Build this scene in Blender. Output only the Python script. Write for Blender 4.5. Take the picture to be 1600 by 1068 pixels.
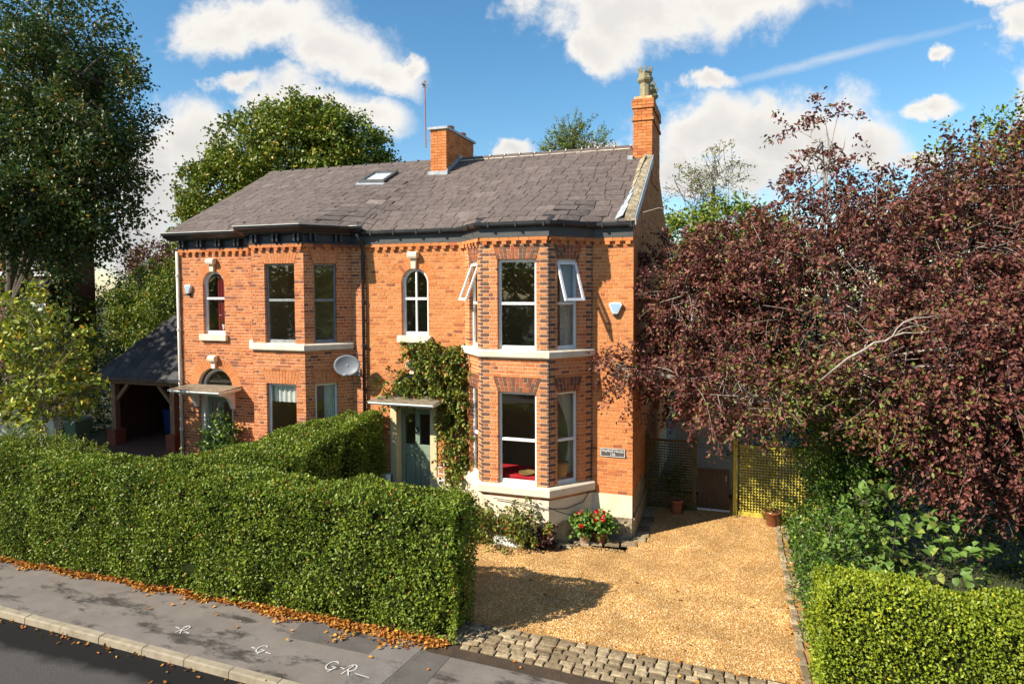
import bpy, math, random
import numpy as np
from mathutils import Matrix, Vector
R_ = math.radians
for o in list(bpy.data.objects): bpy.data.objects.remove(o)
scene = bpy.context.scene
COL = scene.collection
rng = np.random.default_rng(7); random.seed(7)

# ------------------------------------------------------------------ camera
CAM = np.array([2.021, -14.32, 5.522]); YAW, PITCH, ROLL = R_(18.61), R_(2.569), R_(-0.21); FPX = 1019.4
_fw = np.array([-math.sin(YAW)*math.cos(PITCH), math.cos(YAW)*math.cos(PITCH), -math.sin(PITCH)])
_rt = np.array([math.cos(YAW), math.sin(YAW), 0.]); _up = np.cross(_rt, _fw)
_R = _rt*math.cos(ROLL)+_up*math.sin(ROLL); _U = -_rt*math.sin(ROLL)+_up*math.cos(ROLL)
cd = bpy.data.cameras.new('camera'); cam = bpy.data.objects.new('camera', cd); COL.objects.link(cam)
cam.matrix_world = Matrix(((_R[0], _U[0], -_fw[0], CAM[0]), (_R[1], _U[1], -_fw[1], CAM[1]), (_R[2], _U[2], -_fw[2], CAM[2]), (0, 0, 0, 1)))
cd.sensor_width = 36; cd.lens = FPX/1600*36; cd.shift_y = -36.6/1600; cd.shift_x = 0.0004; cd.clip_end = 2000; cd.clip_start = .1
scene.camera = cam

# ------------------------------------------------------------------ sun, exposure
SUN_DIR = np.array([-.70, -.714, 0.]); SUN_DIR /= np.linalg.norm(SUN_DIR); ELEV = R_(37)
to_sun = Vector((SUN_DIR[0]*math.cos(ELEV), SUN_DIR[1]*math.cos(ELEV), math.sin(ELEV)))
sl = bpy.data.lights.new('sun', 'SUN'); sl.energy = 5.0; sl.angle = R_(.5); sl.color = (1, .925, .80)
so = bpy.data.objects.new('sun', sl); COL.objects.link(so); so.rotation_euler = to_sun.to_track_quat('Z', 'Y').to_euler(); so.location = (-20, -20, 30)
vs = scene.view_settings; vs.view_transform = 'Standard'; vs.look = 'None'; vs.gamma = 1; vs.use_curve_mapping = False; vs.exposure = .75
scene.render.engine = 'CYCLES'

# ------------------------------------------------------------------ world: Nishita sky with cumulus
def node(nt, t, **kw):
    n = nt.nodes.new(t)
    for k, v in kw.items():
        if k.startswith('i_'):
            key = k[2:]; n.inputs[int(key) if key.isdigit() else key].default_value = v
        else: setattr(n, k, v)
    return n
def link(nt, a, b): nt.links.new(a, b)
def math_n(nt, op, a, b=None, c=None, clamp=False):
    n = nt.nodes.new('ShaderNodeMath'); n.operation = op; n.use_clamp = clamp
    for i, x in enumerate((a, b, c)):
        if x is None: continue
        if isinstance(x, (int, float)): n.inputs[i].default_value = x
        else: nt.links.new(x, n.inputs[i])
    return n.outputs[0]
def vmath(nt, op, a, b=None):
    n = nt.nodes.new('ShaderNodeVectorMath'); n.operation = op
    for i, x in enumerate((a, b)):
        if x is None: continue
        if isinstance(x, (tuple, list)): n.inputs[i].default_value = x
        else: nt.links.new(x, n.inputs[i])
    return n.outputs['Value'] if op in ('DOT_PRODUCT', 'LENGTH') else n.outputs['Vector']
def ramp(nt, fac, stops, interp='LINEAR'):
    n = nt.nodes.new('ShaderNodeValToRGB'); cr = n.color_ramp; cr.interpolation = interp
    while len(cr.elements) < len(stops): cr.elements.new(.5)
    for e, (p, c) in zip(cr.elements, stops): e.position = p; e.color = (*c, 1) if len(c) == 3 else c
    nt.links.new(fac, n.inputs[0]); return n.outputs[0]
def mixc(nt, fac, a, b, blend='MIX'):
    n = nt.nodes.new('ShaderNodeMix'); n.data_type = 'RGBA'; n.blend_type = blend
    for i, x in ((0, fac), (6, a), (7, b)):
        if isinstance(x, (int, float)): n.inputs[i].default_value = x
        elif isinstance(x, tuple): n.inputs[i].default_value = (*x, 1) if len(x) == 3 else x
        else: nt.links.new(x, n.inputs[i])
    return n.outputs[2]
W = bpy.data.worlds.new('World'); scene.world = W; W.use_nodes = True; nt = W.node_tree; nt.nodes.clear()
sky = node(nt, 'ShaderNodeTexSky', sky_type='NISHITA', sun_disc=False, sun_elevation=ELEV, sun_rotation=math.atan2(SUN_DIR[0], SUN_DIR[1]), altitude=0, air_density=1.0, dust_density=.3, ozone_density=2.0)
hs = node(nt, 'ShaderNodeHueSaturation'); hs.inputs['Hue'].default_value = .492; hs.inputs['Saturation'].default_value = 1.25; hs.inputs['Value'].default_value = .93; link(nt, sky.outputs[0], hs.inputs['Color'])
tc = node(nt, 'ShaderNodeTexCoord'); d = vmath(nt, 'NORMALIZE', tc.outputs['Generated'])
fwd_h = (-math.sin(YAW), math.cos(YAW), 0.)
den = math_n(nt, 'MAXIMUM', vmath(nt, 'DOT_PRODUCT', d, fwd_h), .08)
cx_ = math_n(nt, 'DIVIDE', vmath(nt, 'DOT_PRODUCT', d, tuple(float(x) for x in _rt)), den)
cy_ = math_n(nt, 'DIVIDE', vmath(nt, 'DOT_PRODUCT', d, (0., 0., 1.)), den)
cmb = node(nt, 'ShaderNodeCombineXYZ'); link(nt, cx_, cmb.inputs[0]); link(nt, cy_, cmb.inputs[1]); P2 = cmb.outputs[0]
HZ = 452.
CL = [(425, 42, 145, 62, 0), (520, 78, 130, 56, .25), (600, 112, 80, 38, .35), (650, 112, 28, 22, 0), (375, 134, 52, 20, 0), (480, 168, 145, 58, .1), (585, 182, 75, 36, .2),
      (290, 222, 130, 80, 0), (225, 295, 110, 110, 0), (215, 385, 90, 70, 0), (320, 330, 60, 60, 0),
      (950, 22, 165, 85, .1), (1120, 10, 190, 70, -.1), (925, 80, 70, 40, .2), (1040, 30, 150, 75, 0), (1110, 215, 125, 75, 0), (1265, 208, 135, 78, .1), (1350, 225, 80, 60, .1), (1130, 275, 170, 50, 0), (1200, 230, 150, 70, 0),
      (1105, 134, 55, 22, 0), (1575, 55, 62, 50, 0), (1530, 15, 60, 20, 0), (1460, 92, 26, 17, 0), (1450, 172, 52, 18, 0), (1430, 252, 52, 22, 0), (805, 236, 34, 20, 0), (935, 230, 40, 18, 0), (1640, 150, 60, 60, 0)]
n1 = node(nt, 'ShaderNodeTexNoise', i_Scale=9., i_Detail=10., i_Roughness=.62, i_Distortion=.15); link(nt, P2, n1.inputs['Vector'])
n2 = node(nt, 'ShaderNodeTexNoise', i_Scale=2.6, i_Detail=4., i_Roughness=.5); link(nt, P2, n2.inputs['Vector'])
warp = vmath(nt, 'SCALE', vmath(nt, 'SUBTRACT', n1.outputs['Color'], (.5, .5, .5))); warp.node.inputs[3].default_value = .10
Pw = vmath(nt, 'ADD', P2, warp); acc = None
for (u, v, a, b, r) in CL:
    c = ((u-799.)/FPX, (HZ-v)/FPX, 0.)
    q = vmath(nt, 'SUBTRACT', Pw, c)
    if r:
        vr = node(nt, 'ShaderNodeVectorRotate', rotation_type='Z_AXIS'); vr.inputs['Angle'].default_value = r; link(nt, q, vr.inputs['Vector']); q = vr.outputs[0]
    q = vmath(nt, 'MULTIPLY', q, (FPX/a, FPX/b, 0.)); m = math_n(nt, 'SUBTRACT', 1., vmath(nt, 'LENGTH', q))
    acc = m if acc is None else math_n(nt, 'MAXIMUM', acc, m)
# the same sort of cloud carries on everywhere else round the sky
n3 = node(nt, 'ShaderNodeTexNoise', i_Scale=3.2, i_Detail=8., i_Roughness=.6); mp = node(nt, 'ShaderNodeMapping'); mp.inputs['Scale'].default_value = (1, 1, 2.4); link(nt, d, mp.inputs[0]); link(nt, mp.outputs[0], n3.inputs['Vector'])
gen = math_n(nt, 'MULTIPLY', math_n(nt, 'SUBTRACT', n3.outputs[0], .53), 3.2)
fx = math_n(nt, 'SUBTRACT', vmath(nt, 'DOT_PRODUCT', d, fwd_h), .74); gate = math_n(nt, 'MULTIPLY', fx, -14., clamp=True)
gen = math_n(nt, 'SUBTRACT', math_n(nt, 'MULTIPLY', math_n(nt, 'ADD', gen, 1.), gate), 1.)
core = math_n(nt, 'MAXIMUM', acc, gen)
core = math_n(nt, 'ADD', core, math_n(nt, 'MULTIPLY', math_n(nt, 'SUBTRACT', n1.outputs[0], .52), 2.0))
mr = node(nt, 'ShaderNodeMapRange', interpolation_type='SMOOTHSTEP'); mr.inputs[1].default_value = -.10; mr.inputs[2].default_value = .50; link(nt, core, mr.inputs[0]); mask = mr.outputs[0]
# vapour trail
vr = node(nt, 'ShaderNodeVectorRotate', rotation_type='Z_AXIS'); vr.inputs['Angle'].default_value = -math.atan2(110, 470)
link(nt, vmath(nt, 'SUBTRACT', vmath(nt, 'ADD', P2, vmath(nt, 'MULTIPLY', warp, (.25, .25, 0.))), ((1290-799)/FPX, (HZ-100)/FPX, 0.)), vr.inputs['Vector'])
tr = math_n(nt, 'SUBTRACT', 1., vmath(nt, 'LENGTH', vmath(nt, 'MULTIPLY', vr.outputs[0], (FPX/290, FPX/10, 0.))), clamp=True)
tr = math_n(nt, 'MULTIPLY', tr, math_n(nt, 'MULTIPLY', n1.outputs[0], .8))
mask = math_n(nt, 'MAXIMUM', mask, tr, clamp=True)
sh = node(nt, 'ShaderNodeMapRange', interpolation_type='SMOOTHSTEP'); sh.inputs[1].default_value = .25; sh.inputs[2].default_value = 1.05; link(nt, math_n(nt, 'ADD', core, math_n(nt, 'MULTIPLY', math_n(nt, 'SUBTRACT', n2.outputs[0], .5), 1.3)), sh.inputs[0])
lowc = node(nt, 'ShaderNodeMapRange'); lowc.inputs[1].default_value = .26; lowc.inputs[2].default_value = .08; link(nt, cy_, lowc.inputs[0])
shade = math_n(nt, 'ADD', math_n(nt, 'MULTIPLY', sh.outputs[0], .34), math_n(nt, 'MULTIPLY', lowc.outputs[0], .45), clamp=True)
ccol = mixc(nt, shade, (5.3, 5.1, 4.8), (2.6, 2.63, 2.72))
out_c = mixc(nt, mask, hs.outputs[0], ccol)
bg = node(nt, 'ShaderNodeBackground'); bg.inputs[1].default_value = .112; link(nt, out_c, bg.inputs[0])
wo = node(nt, 'ShaderNodeOutputWorld'); link(nt, bg.outputs[0], wo.inputs[0])

# ------------------------------------------------------------------ materials
def new_mat(name):
    m = bpy.data.materials.new(name); m.use_nodes = True; t = m.node_tree; t.nodes.clear()
    o = t.nodes.new('ShaderNodeOutputMaterial'); p = t.nodes.new('ShaderNodeBsdfPrincipled'); t.links.new(p.outputs[0], o.inputs[0]); return m, t, p, o
def posn(t):
    g = t.nodes.new('ShaderNodeNewGeometry'); return g.outputs['Position']
def noise(t, scale, detail=4., rough=.55, vec=None, stretch=None):
    n = node(t, 'ShaderNodeTexNoise', i_Scale=scale, i_Detail=detail, i_Roughness=rough)
    v = vec or posn(t)
    if stretch:
        mp = node(t, 'ShaderNodeMapping'); mp.inputs['Scale'].default_value = stretch; link(t, v, mp.inputs[0]); v = mp.outputs[0]
    link(t, v, n.inputs['Vector']); return n.outputs[0]
def bump(t, p, h, strength, dist):
    b = node(t, 'ShaderNodeBump'); b.inputs['Strength'].default_value = strength; b.inputs['Distance'].default_value = dist
    link(t, h, b.inputs['Height']); link(t, b.outputs[0], p.inputs['Normal'])
def mat(name, a, b=None, scale=6., rough=.6, bmp=.2, bscale=60., metal=0., spec=.4, dist=.01, lo=.35, hi=.65, stretch=None):
    m, t, p, o = new_mat(name); b = b or tuple(c*.75 for c in a)
    c = ramp(t, noise(t, scale, 6., stretch=stretch), [(lo, a), (hi, b)]); link(t, c, p.inputs['Base Color'])
    p.inputs['Roughness'].default_value = rough; p.inputs['Metallic'].default_value = metal; p.inputs['Specular IOR Level'].default_value = spec
    if bmp: bump(t, p, noise(t, bscale, 3.), bmp, dist)
    return m
def mat_tint(name, stops, rough=.7, var=.35, vscale=14., bmp=.3, bscale=70., spec=.3, transl=0., dirt=None, interp='LINEAR', dist=.006, soot=None):
    m, t, p, o = new_mat(name)
    at = node(t, 'ShaderNodeAttribute', attribute_name='tint'); c = ramp(t, at.outputs['Fac'], stops, interp)
    v = node(t, 'ShaderNodeMapRange'); v.inputs[1].default_value = .3; v.inputs[2].default_value = .7; v.inputs[3].default_value = 1-var; v.inputs[4].default_value = 1+var*.6
    link(t, noise(t, vscale, 5.), v.inputs[0])
    sc = node(t, 'ShaderNodeVectorMath', operation='SCALE'); link(t, c, sc.inputs[0]); link(t, v.outputs[0], sc.inputs[3]); c = sc.outputs[0]
    if dirt:
        dc, ds, lo, hi = dirt; f = node(t, 'ShaderNodeMapRange'); f.inputs[1].default_value = lo; f.inputs[2].default_value = hi; f.inputs[4].default_value = .75
        link(t, noise(t, ds, 6., .65), f.inputs[0]); c = mixc(t, f.outputs[0], c, dc)
    if soot:
        sc_, ss, lo, hi, amt = soot; f = node(t, 'ShaderNodeMapRange'); f.inputs[1].default_value = lo; f.inputs[2].default_value = hi; f.inputs[4].default_value = amt
        link(t, noise(t, ss, 8., .7, stretch=(1, 1, .45)), f.inputs[0]); c = mixc(t, f.outputs[0], c, sc_)
    link(t, c, p.inputs['Base Color']); p.inputs['Roughness'].default_value = rough; p.inputs['Specular IOR Level'].default_value = spec
    if bmp: bump(t, p, noise(t, bscale, 3.), bmp, dist)
    if transl:
        tb = node(t, 'ShaderNodeBsdfTranslucent'); link(t, c, tb.inputs[0]); mx = node(t, 'ShaderNodeMixShader'); mx.inputs[0].default_value = transl
        link(t, p.outputs[0], mx.inputs[1]); link(t, tb.outputs[0], mx.inputs[2]); link(t, mx.outputs[0], o.inputs[0])
    return m
MT = {}
MT['brick_r'] = mat_tint('brick_orange_right', [(0, (.50, .158, .048)), (.3, (.60, .215, .068)), (.6, (.66, .262, .094)), (.74, (.44, .13, .048)), (.8, (.30, .095, .045)), (.86, (.15, .075, .05)), (1, (.19, .095, .062))], .85, .25, 22., .5, 120., .2, dirt=((.64, .30, .11), 2.3, .60, .82), soot=((.27, .10, .045), 1.1, .52, .74, .3))
MT['brick_l'] = mat_tint('brick_orange_left', [(0, (.46, .138, .046)), (.3, (.56, .190, .064)), (.6, (.63, .24, .09)), (.74, (.41, .12, .046)), (.8, (.28, .09, .045)), (.86, (.24, .085, .045)), (1, (.20, .075, .04))], .85, .25, 22., .5, 120., .2, dirt=((.60, .27, .10), 2.3, .62, .84), soot=((.24, .09, .045), 1.1, .52, .74, .3))
MT['mortar_l'] = mat('lime_mortar', (.80, .64, .44), (.66, .48, .31), 9., .95, .4, 150.)
MT['mortar_r'] = mat('orange_mortar', (.74, .49, .26), (.62, .34, .15), 9., .95, .4, 150.)
MT['slate'] = mat_tint('roof_slate', [(0, (.097, .074, .062)), (.35, (.133, .102, .086)), (.7, (.164, .126, .107)), (.9, (.20, .156, .132)), (1, (.24, .19, .158))], .72, .35, 9., .5, 60., .35, dirt=((.11, .088, .072), 1.1, .52, .80))
MT['slate_dark'] = mat_tint('dark_roof_slate', [(0, (.022, .019, .018)), (1, (.052, .045, .042))], .6, .3, 8., .3, 60., .4)
MT['stone'] = mat('cream_painted_stone', (.80, .72, .56), (.68, .57, .41), 3., .75, .25, 40.)
MT['plinth'] = mat('cream_painted_render', (.80, .69, .52), (.70, .56, .38), 2., .8, .2, 50.)
MT['mossy'] = mat('dirty_canopy_felt', (.30, .24, .16), (.15, .115, .07), 9., .9, .5, 30.)
MT['rough_stone'] = mat('weathered_sandstone', (.44, .36, .23), (.19, .15, .095), 7., .9, .9, 14., dist=.05)
MT['upvc'] = mat('white_window_frame', (.84, .84, .82), (.78, .78, .76), 3., .35, 0)
MT['sash_dark'] = mat('grey_painted_sash', (.30, .31, .31), (.20, .21, .21), 8., .5, .1)
MT['black'] = mat('black_gloss_paint', (.022, .022, .024), (.04, .04, .042), 5., .35, .1, 30.)
MT['fascia'] = mat('dark_grey_fascia_board', (.085, .085, .08), (.055, .054, .05), 3., .55, .1, 30., stretch=(1, 1, 6))
MT['fascia_l'] = mat('blue_black_fascia_board', (.04, .046, .055), (.028, .031, .036), 3., .5, .1, 30.)
MT['lead'] = mat('pale_lead_flashing', (.44, .46, .48), (.28, .30, .32), 9., .5, .35, 20.)
MT['pipe_white'] = mat('cream_downpipe', (.75, .70, .60), (.62, .55, .45), 4., .5, 0)
MT['terracotta'] = mat('terracotta', (.40, .15, .07), (.28, .10, .05), 8., .8, .3, 40.)
MT['terracotta_pale'] = mat('weathered_pale_terracotta', (.50, .36, .26), (.34, .22, .15), 12., .85, .4, 40.)
MT['glaze'] = mat('brown_glazed_pot', (.25, .085, .035), (.17, .055, .025), 5., .25, .1)
MT['chimney_pot'] = mat('buff_chimney_pot', (.36, .30, .15), (.19, .175, .12), 9., .8, .4, 30.)
MT['green_door'] = mat('sage_green_door_paint', (.24, .31, .23), (.21, .28, .20), 4., .4, .05)
MT['cream'] = mat('cream_woodwork_paint', (.72, .60, .36), (.66, .53, .30), 4., .5, .05)
MT['white'] = mat('white_paint', (.80, .79, .75), (.70, .68, .62), 6., .5, .1)
MT['wood'] = mat('oak_timber', (.30, .18, .095), (.20, .11, .055), 5., .75, .3, 40., stretch=(8, 8, 1))
MT['brown_wood'] = mat('dark_brown_boards', (.085, .052, .03), (.055, .034, .02), 6., .7, .3, 40., stretch=(8, 8, 1))
MT['lattice'] = mat('yellow_green_lattice_paint', (.60, .51, .075), (.49, .41, .06), 7., .7, .2, 50.)
MT['lattice_shaded'] = mat('shaded_lattice_paint', (.13, .10, .03), (.08, .06, .02), 7., .8, .2, 50.)  # same lattice coloured darker: house shadow painted into the left panel
MT['dish'] = mat('grey_dish', (.20, .215, .23), (.17, .18, .195), 6., .45, 0)
MT['metal'] = mat('galvanised_metal', (.35, .35, .36), (.25, .25, .26), 8., .4, .1, metal=.6)
MT['bark'] = mat('grey_brown_bark', (.13, .10, .075), (.06, .045, .032), 10., .9, .8, 25., stretch=(1, 1, .3))
MT['twig'] = mat('pale_grey_twig', (.42, .36, .30), (.24, .19, .15), 12., .85, .3, 50.)
MT['twig_dark'] = mat('dark_twig', (.10, .075, .05), (.06, .045, .03), 12., .9, .3, 50.)
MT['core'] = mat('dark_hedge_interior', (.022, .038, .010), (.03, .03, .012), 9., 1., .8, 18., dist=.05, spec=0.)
MT['soil'] = mat('dark_soil', (.075, .05, .03), (.045, .03, .018), 4., .95, .8, 30., dist=.02)
MT['curtain'] = mat('cream_curtain', (.70, .64, .52), (.58, .52, .42), 3., .85, .2, 40.)
MT['curtain_red'] = mat('dark_red_curtain', (.42, .05, .06), (.30, .03, .045), 3., .85, .2, 40.)
MT['room'] = mat('room_wall', (.55, .45, .32), (.50, .40, .29), 2., .9, 0)
MT['red'] = mat('red_cushion', (.62, .02, .03), (.5, .015, .025), 4., .8, .2)
MT['wicker'] = mat('wicker', (.42, .26, .09), (.28, .16, .05), 30., .8, .6, 60.)
MT['bin_green'] = mat('green_plastic', (.10, .17, .09), (.085, .15, .08), 3., .45, .05)
MT['bin_blue'] = mat('blue_plastic', (.02, .06, .20), (.018, .05, .17), 3., .45, .05)
MT['alarm'] = mat('white_alarm_plastic', (.80, .80, .78), (.74, .74, .72), 3., .35, 0)
MT['alarm_blue'] = mat('pale_blue_alarm_face', (.36, .52, .68), (.32, .47, .63), 3., .35, 0)
MT['plaque'] = mat('dark_slate_plaque', (.095, .085, .085), (.07, .062, .062), 9., .6, .2)
MT['brick_dark'] = mat('dull_red_brick', (.26, .075, .04), (.17, .05, .03), 12., .9, .4, 40.)
MT['brick_shaded'] = mat('shade_darkened_brick', (.15, .042, .024), (.10, .03, .018), 12., .9, .4, 40.)  # neighbour's brick coloured dark to stand in for shade
MT['white_brick'] = mat_tint('white_painted_brick', [(0, (.55, .53, .49)), (1, (.72, .70, .66))], .8, .2, 15., .4, 60.)
MT['sett'] = mat_tint('stone_sett', [(0, (.19, .14, .08)), (.5, (.31, .235, .14)), (1, (.46, .36, .22))], .85, .4, 18., .8, 45., .3, dist=.01)
MT['kerb'] = mat('sandstone_kerb', (.34, .285, .20), (.21, .17, .115), 5., .9, .5, 70., lo=.4, hi=.75)
MT['pebble'] = mat_tint('golden_gravel', [(0, (.15, .075, .03)), (.15, (.38, .195, .06)), (.5, (.58, .33, .11)), (.8, (.70, .45, .18)), (1, (.84, .70, .46))], .8, .42, 1.3, 0, spec=.25)
MT['paint_mark'] = mat('white_road_marking_spray', (.68, .675, .65), (.40, .38, .36), 40., .8, .2)
MT['litter'] = mat_tint('fallen_leaf', [(0, (.11, .035, .012)), (.3, (.36, .12, .025)), (.65, (.56, .22, .035)), (.85, (.66, .36, .06)), (1, (.70, .50, .09))], .7, .3, 30., 0, transl=.15)
def glass_mat():
    m = bpy.data.materials.new('window_glass'); m.use_nodes = True; t = m.node_tree; t.nodes.clear()
    o = t.nodes.new('ShaderNodeOutputMaterial'); tb = node(t, 'ShaderNodeBsdfTransparent'); tb.inputs[0].default_value = (.93, .95, .94, 1)
    g = node(t, 'ShaderNodeBsdfGlossy'); g.inputs['Roughness'].default_value = .015; g.inputs[0].default_value = (.9, .95, 1, 1)
    fr = node(t, 'ShaderNodeFresnel'); ge = t.nodes.new('ShaderNodeNewGeometry'); link(t, math_n(t, 'SUBTRACT', 1.55, math_n(t, 'MULTIPLY', ge.outputs['Backfacing'], 1.55-1/1.55)), fr.inputs['IOR'])
    bp = node(t, 'ShaderNodeBump'); bp.inputs['Strength'].default_value = .05; bp.inputs['Distance'].default_value = .02; link(t, noise(t, 2.5, 1.), bp.inputs['Height']); link(t, bp.outputs[0], g.inputs['Normal'])
    mx = t.nodes.new('ShaderNodeMixShader'); link(t, math_n(t, 'ADD', fr.outputs[0], .02, clamp=True), mx.inputs[0]); link(t, tb.outputs[0], mx.inputs[1]); link(t, g.outputs[0], mx.inputs[2]); link(t, mx.outputs[0], o.inputs[0]); return m
MT['glass'] = glass_mat()
def ground_mat(name, a, b, speck, sc=1.2, damp=None, rough=.85):
    m, t, p, o = new_mat(name)
    c = ramp(t, noise(t, sc, 7., .6), [(.32, a), (.68, b)])
    if damp:
        dcol, dsc, lo, hi = damp; f = node(t, 'ShaderNodeMapRange'); f.inputs[1].default_value = lo; f.inputs[2].default_value = hi
        link(t, noise(t, dsc, 13., .74, stretch=(.6, 1.5, 1)), f.inputs[0]); c = mixc(t, f.outputs[0], c, dcol)
    s = noise(t, 95., 3., .7); f2 = node(t, 'ShaderNodeMapRange'); f2.inputs[1].default_value = .35; f2.inputs[2].default_value = .72; f2.inputs[3].default_value = 1-speck; f2.inputs[4].default_value = 1+speck; link(t, s, f2.inputs[0])
    v = node(t, 'ShaderNodeVectorMath', operation='SCALE'); link(t, c, v.inputs[0]); link(t, f2.outputs[0], v.inputs[3]); link(t, v.outputs[0], p.inputs['Base Color'])
    p.inputs['Roughness'].default_value = rough; bump(t, p, s, .5, .006); return m
MT['pavement'] = ground_mat('grey_tarmac_pavement', (.165, .138, .116), (.235, .20, .172), .5, 1.4, ((.05, .041, .033), 1.3, .52, .60))
MT['patch'] = ground_mat('dark_tarmac_patch', (.10, .087, .077), (.13, .113, .10), .3, 2.5, ((.05, .042, .036), 1.6, .55, .72))
MT['patch2'] = ground_mat('mid_tarmac_patch', (.17, .15, .134), (.21, .187, .168), .3, 2.0, ((.06, .05, .043), 1.5, .56, .70))
MT['gravel_bed'] = ground_mat('gravel_bed', (.50, .27, .085), (.38, .19, .06), .4, 6.)
MT['yard'] = ground_mat('brown_leafy_yard', (.13, .065, .035), (.09, .04, .022), .4, 2.)
MT['earth'] = ground_mat('garden_earth', (.06, .05, .025), (.04, .05, .018), .4, 1.)
def road_mat():
    m, t, p, o = new_mat('dark_road_tarmac'); pos = posn(t)
    sp = node(t, 'ShaderNodeSeparateXYZ'); link(t, pos, sp.inputs[0])
    f = math_n(t, 'ADD', math_n(t, 'MULTIPLY', sp.outputs[1], -1.), math_n(t, 'MULTIPLY', noise(t, 1.3, 6.), .55))
    mr = node(t, 'ShaderNodeMapRange'); mr.inputs[1].default_value = 7.52; mr.inputs[2].default_value = 7.72; link(t, f, mr.inputs[0])
    c = mixc(t, mr.outputs[0], (.017, .0155, .0145), (.095, .086, .080))      # newer black strip along the gutter, worn lane beyond
    s = noise(t, 70., 3., .75); f2 = node(t, 'ShaderNodeMapRange'); f2.inputs[1].default_value = .35; f2.inputs[2].default_value = .7; f2.inputs[3].default_value = .45; f2.inputs[4].default_value = 1.7; link(t, s, f2.inputs[0])
    v = node(t, 'ShaderNodeVectorMath', operation='SCALE'); link(t, c, v.inputs[0]); link(t, f2.outputs[0], v.inputs[3]); link(t, v.outputs[0], p.inputs['Base Color']); p.inputs['Roughness'].default_value = .9; p.inputs['Specular IOR Level'].default_value = .15; bump(t, p, s, 1., .015); return m
MT['road'] = road_mat()
G = lambda *c: c
def leafm(name, stops, transl=.22, rough=.45, spec=.35, var=.2): return mat_tint(name, stops, rough, var, 3., 0, spec=spec, transl=transl)
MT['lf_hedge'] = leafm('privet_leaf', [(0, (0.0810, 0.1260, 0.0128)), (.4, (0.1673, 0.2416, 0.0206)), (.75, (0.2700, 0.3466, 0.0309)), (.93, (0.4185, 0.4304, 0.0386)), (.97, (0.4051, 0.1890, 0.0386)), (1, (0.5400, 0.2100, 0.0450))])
MT['lf_hedge2'] = leafm('bright_hedge_leaf', [(0, (0.1267, 0.1834, 0.0130)), (.45, (0.2436, 0.3084, 0.0194)), (.85, (0.3898, 0.4252, 0.0270)), (1, (0.5457, 0.4836, 0.0378))])
MT['lf_plum'] = leafm('purple_plum_leaf', [(0, (0.0798, 0.0270, 0.0227)), (.35, (0.1653, 0.0540, 0.0431)), (.7, (0.2793, 0.0986, 0.0718)), (.9, (0.3762, 0.1703, 0.1137)), (.95, (0.2280, 0.1761, 0.0539)), (1, (0.1596, 0.2348, 0.0359))], .28, .45, .3)
MT['lf_beech'] = leafm('copper_beech_leaf', [(0, (0.0589, 0.0239, 0.0166)), (.5, (0.1380, 0.0497, 0.0298)), (.85, (0.2392, 0.0920, 0.0497)), (.93, (0.2944, 0.2760, 0.0414)), (1, (0.4048, 0.4416, 0.0497))], .2, .5)
MT['lf_dark'] = leafm('dark_tree_leaf', [(0, (0.0298, 0.0574, 0.0137)), (.5, (0.0669, 0.1114, 0.0191)), (.85, (0.1229, 0.1552, 0.0218)), (.95, (0.2419, 0.1856, 0.0273)), (1, (0.3721, 0.1350, 0.0205))], .25)
MT['lf_mid'] = leafm('mid_green_leaf', [(0, (0.0827, 0.1287, 0.0127)), (.5, (0.1655, 0.2242, 0.0203)), (.85, (0.2797, 0.2925, 0.0280)), (1, (0.4865, 0.2925, 0.0380))], .22)
MT['lf_yell'] = leafm('yellow_green_leaf', [(0, (0.1013, 0.1620, 0.0130)), (.5, (0.1755, 0.2430, 0.0216)), (.9, (0.2835, 0.3038, 0.0270)), (1, (0.3780, 0.2970, 0.0324))], .25)
MT['lf_magn'] = leafm('shrub_broad_leaf', [(0, (0.1527, 0.2020, 0.0229)), (.5, (0.3053, 0.3478, 0.0366)), (.85, (0.5089, 0.4825, 0.0534)), (.95, (0.7634, 0.5386, 0.0611)), (1, (0.8000, 0.4488, 0.0458))], .22, .4)
MT['lf_ivy'] = leafm('glossy_ivy_leaf', [(0, (0.0352, 0.0736, 0.0128)), (.6, (0.0880, 0.1680, 0.0205)), (.9, (0.1920, 0.2880, 0.0320)), (1, (0.3520, 0.4000, 0.0512))], .15, .35)
MT['lf_climb'] = leafm('climber_leaf', [(0, (0.0709, 0.1125, 0.0168)), (.4, (0.1575, 0.2100, 0.0240)), (.7, (0.2993, 0.3000, 0.0360)), (.84, (0.4095, 0.3000, 0.0420)), (.92, (0.3780, 0.1125, 0.0300)), (1, (0.2993, 0.0600, 0.0240))], .2)
MT['lf_hazel'] = leafm('hazel_leaf', [(0, (0.0975, 0.1820, 0.0364)), (.7, (0.1690, 0.2730, 0.0520)), (1, (0.3120, 0.3380, 0.0650))], .25, .5)
MT['lf_gera'] = leafm('geranium_leaf', [(0, (0.0910, 0.1950, 0.0260)), (1, (0.1950, 0.3250, 0.0455))], .2)
MT['petal'] = leafm('red_petal', [(0, (.60, .02, .015)), (1, (.80, .05, .04))], .15)
MT['grass'] = leafm('grass_blade', [(0, (.05, .09, .012)), (1, (.11, .16, .02))], .2)
MT['lf_conif'] = leafm('conifer_needle', [(0, (0.0990, 0.1575, 0.0270)), (.6, (0.2104, 0.2700, 0.0396)), (1, (0.3960, 0.3375, 0.0540))], .15)
MT['lf_heuch'] = leafm('dark_red_leaf', [(0, (.03, .012, .012)), (1, (.075, .03, .025))], .1)

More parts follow.
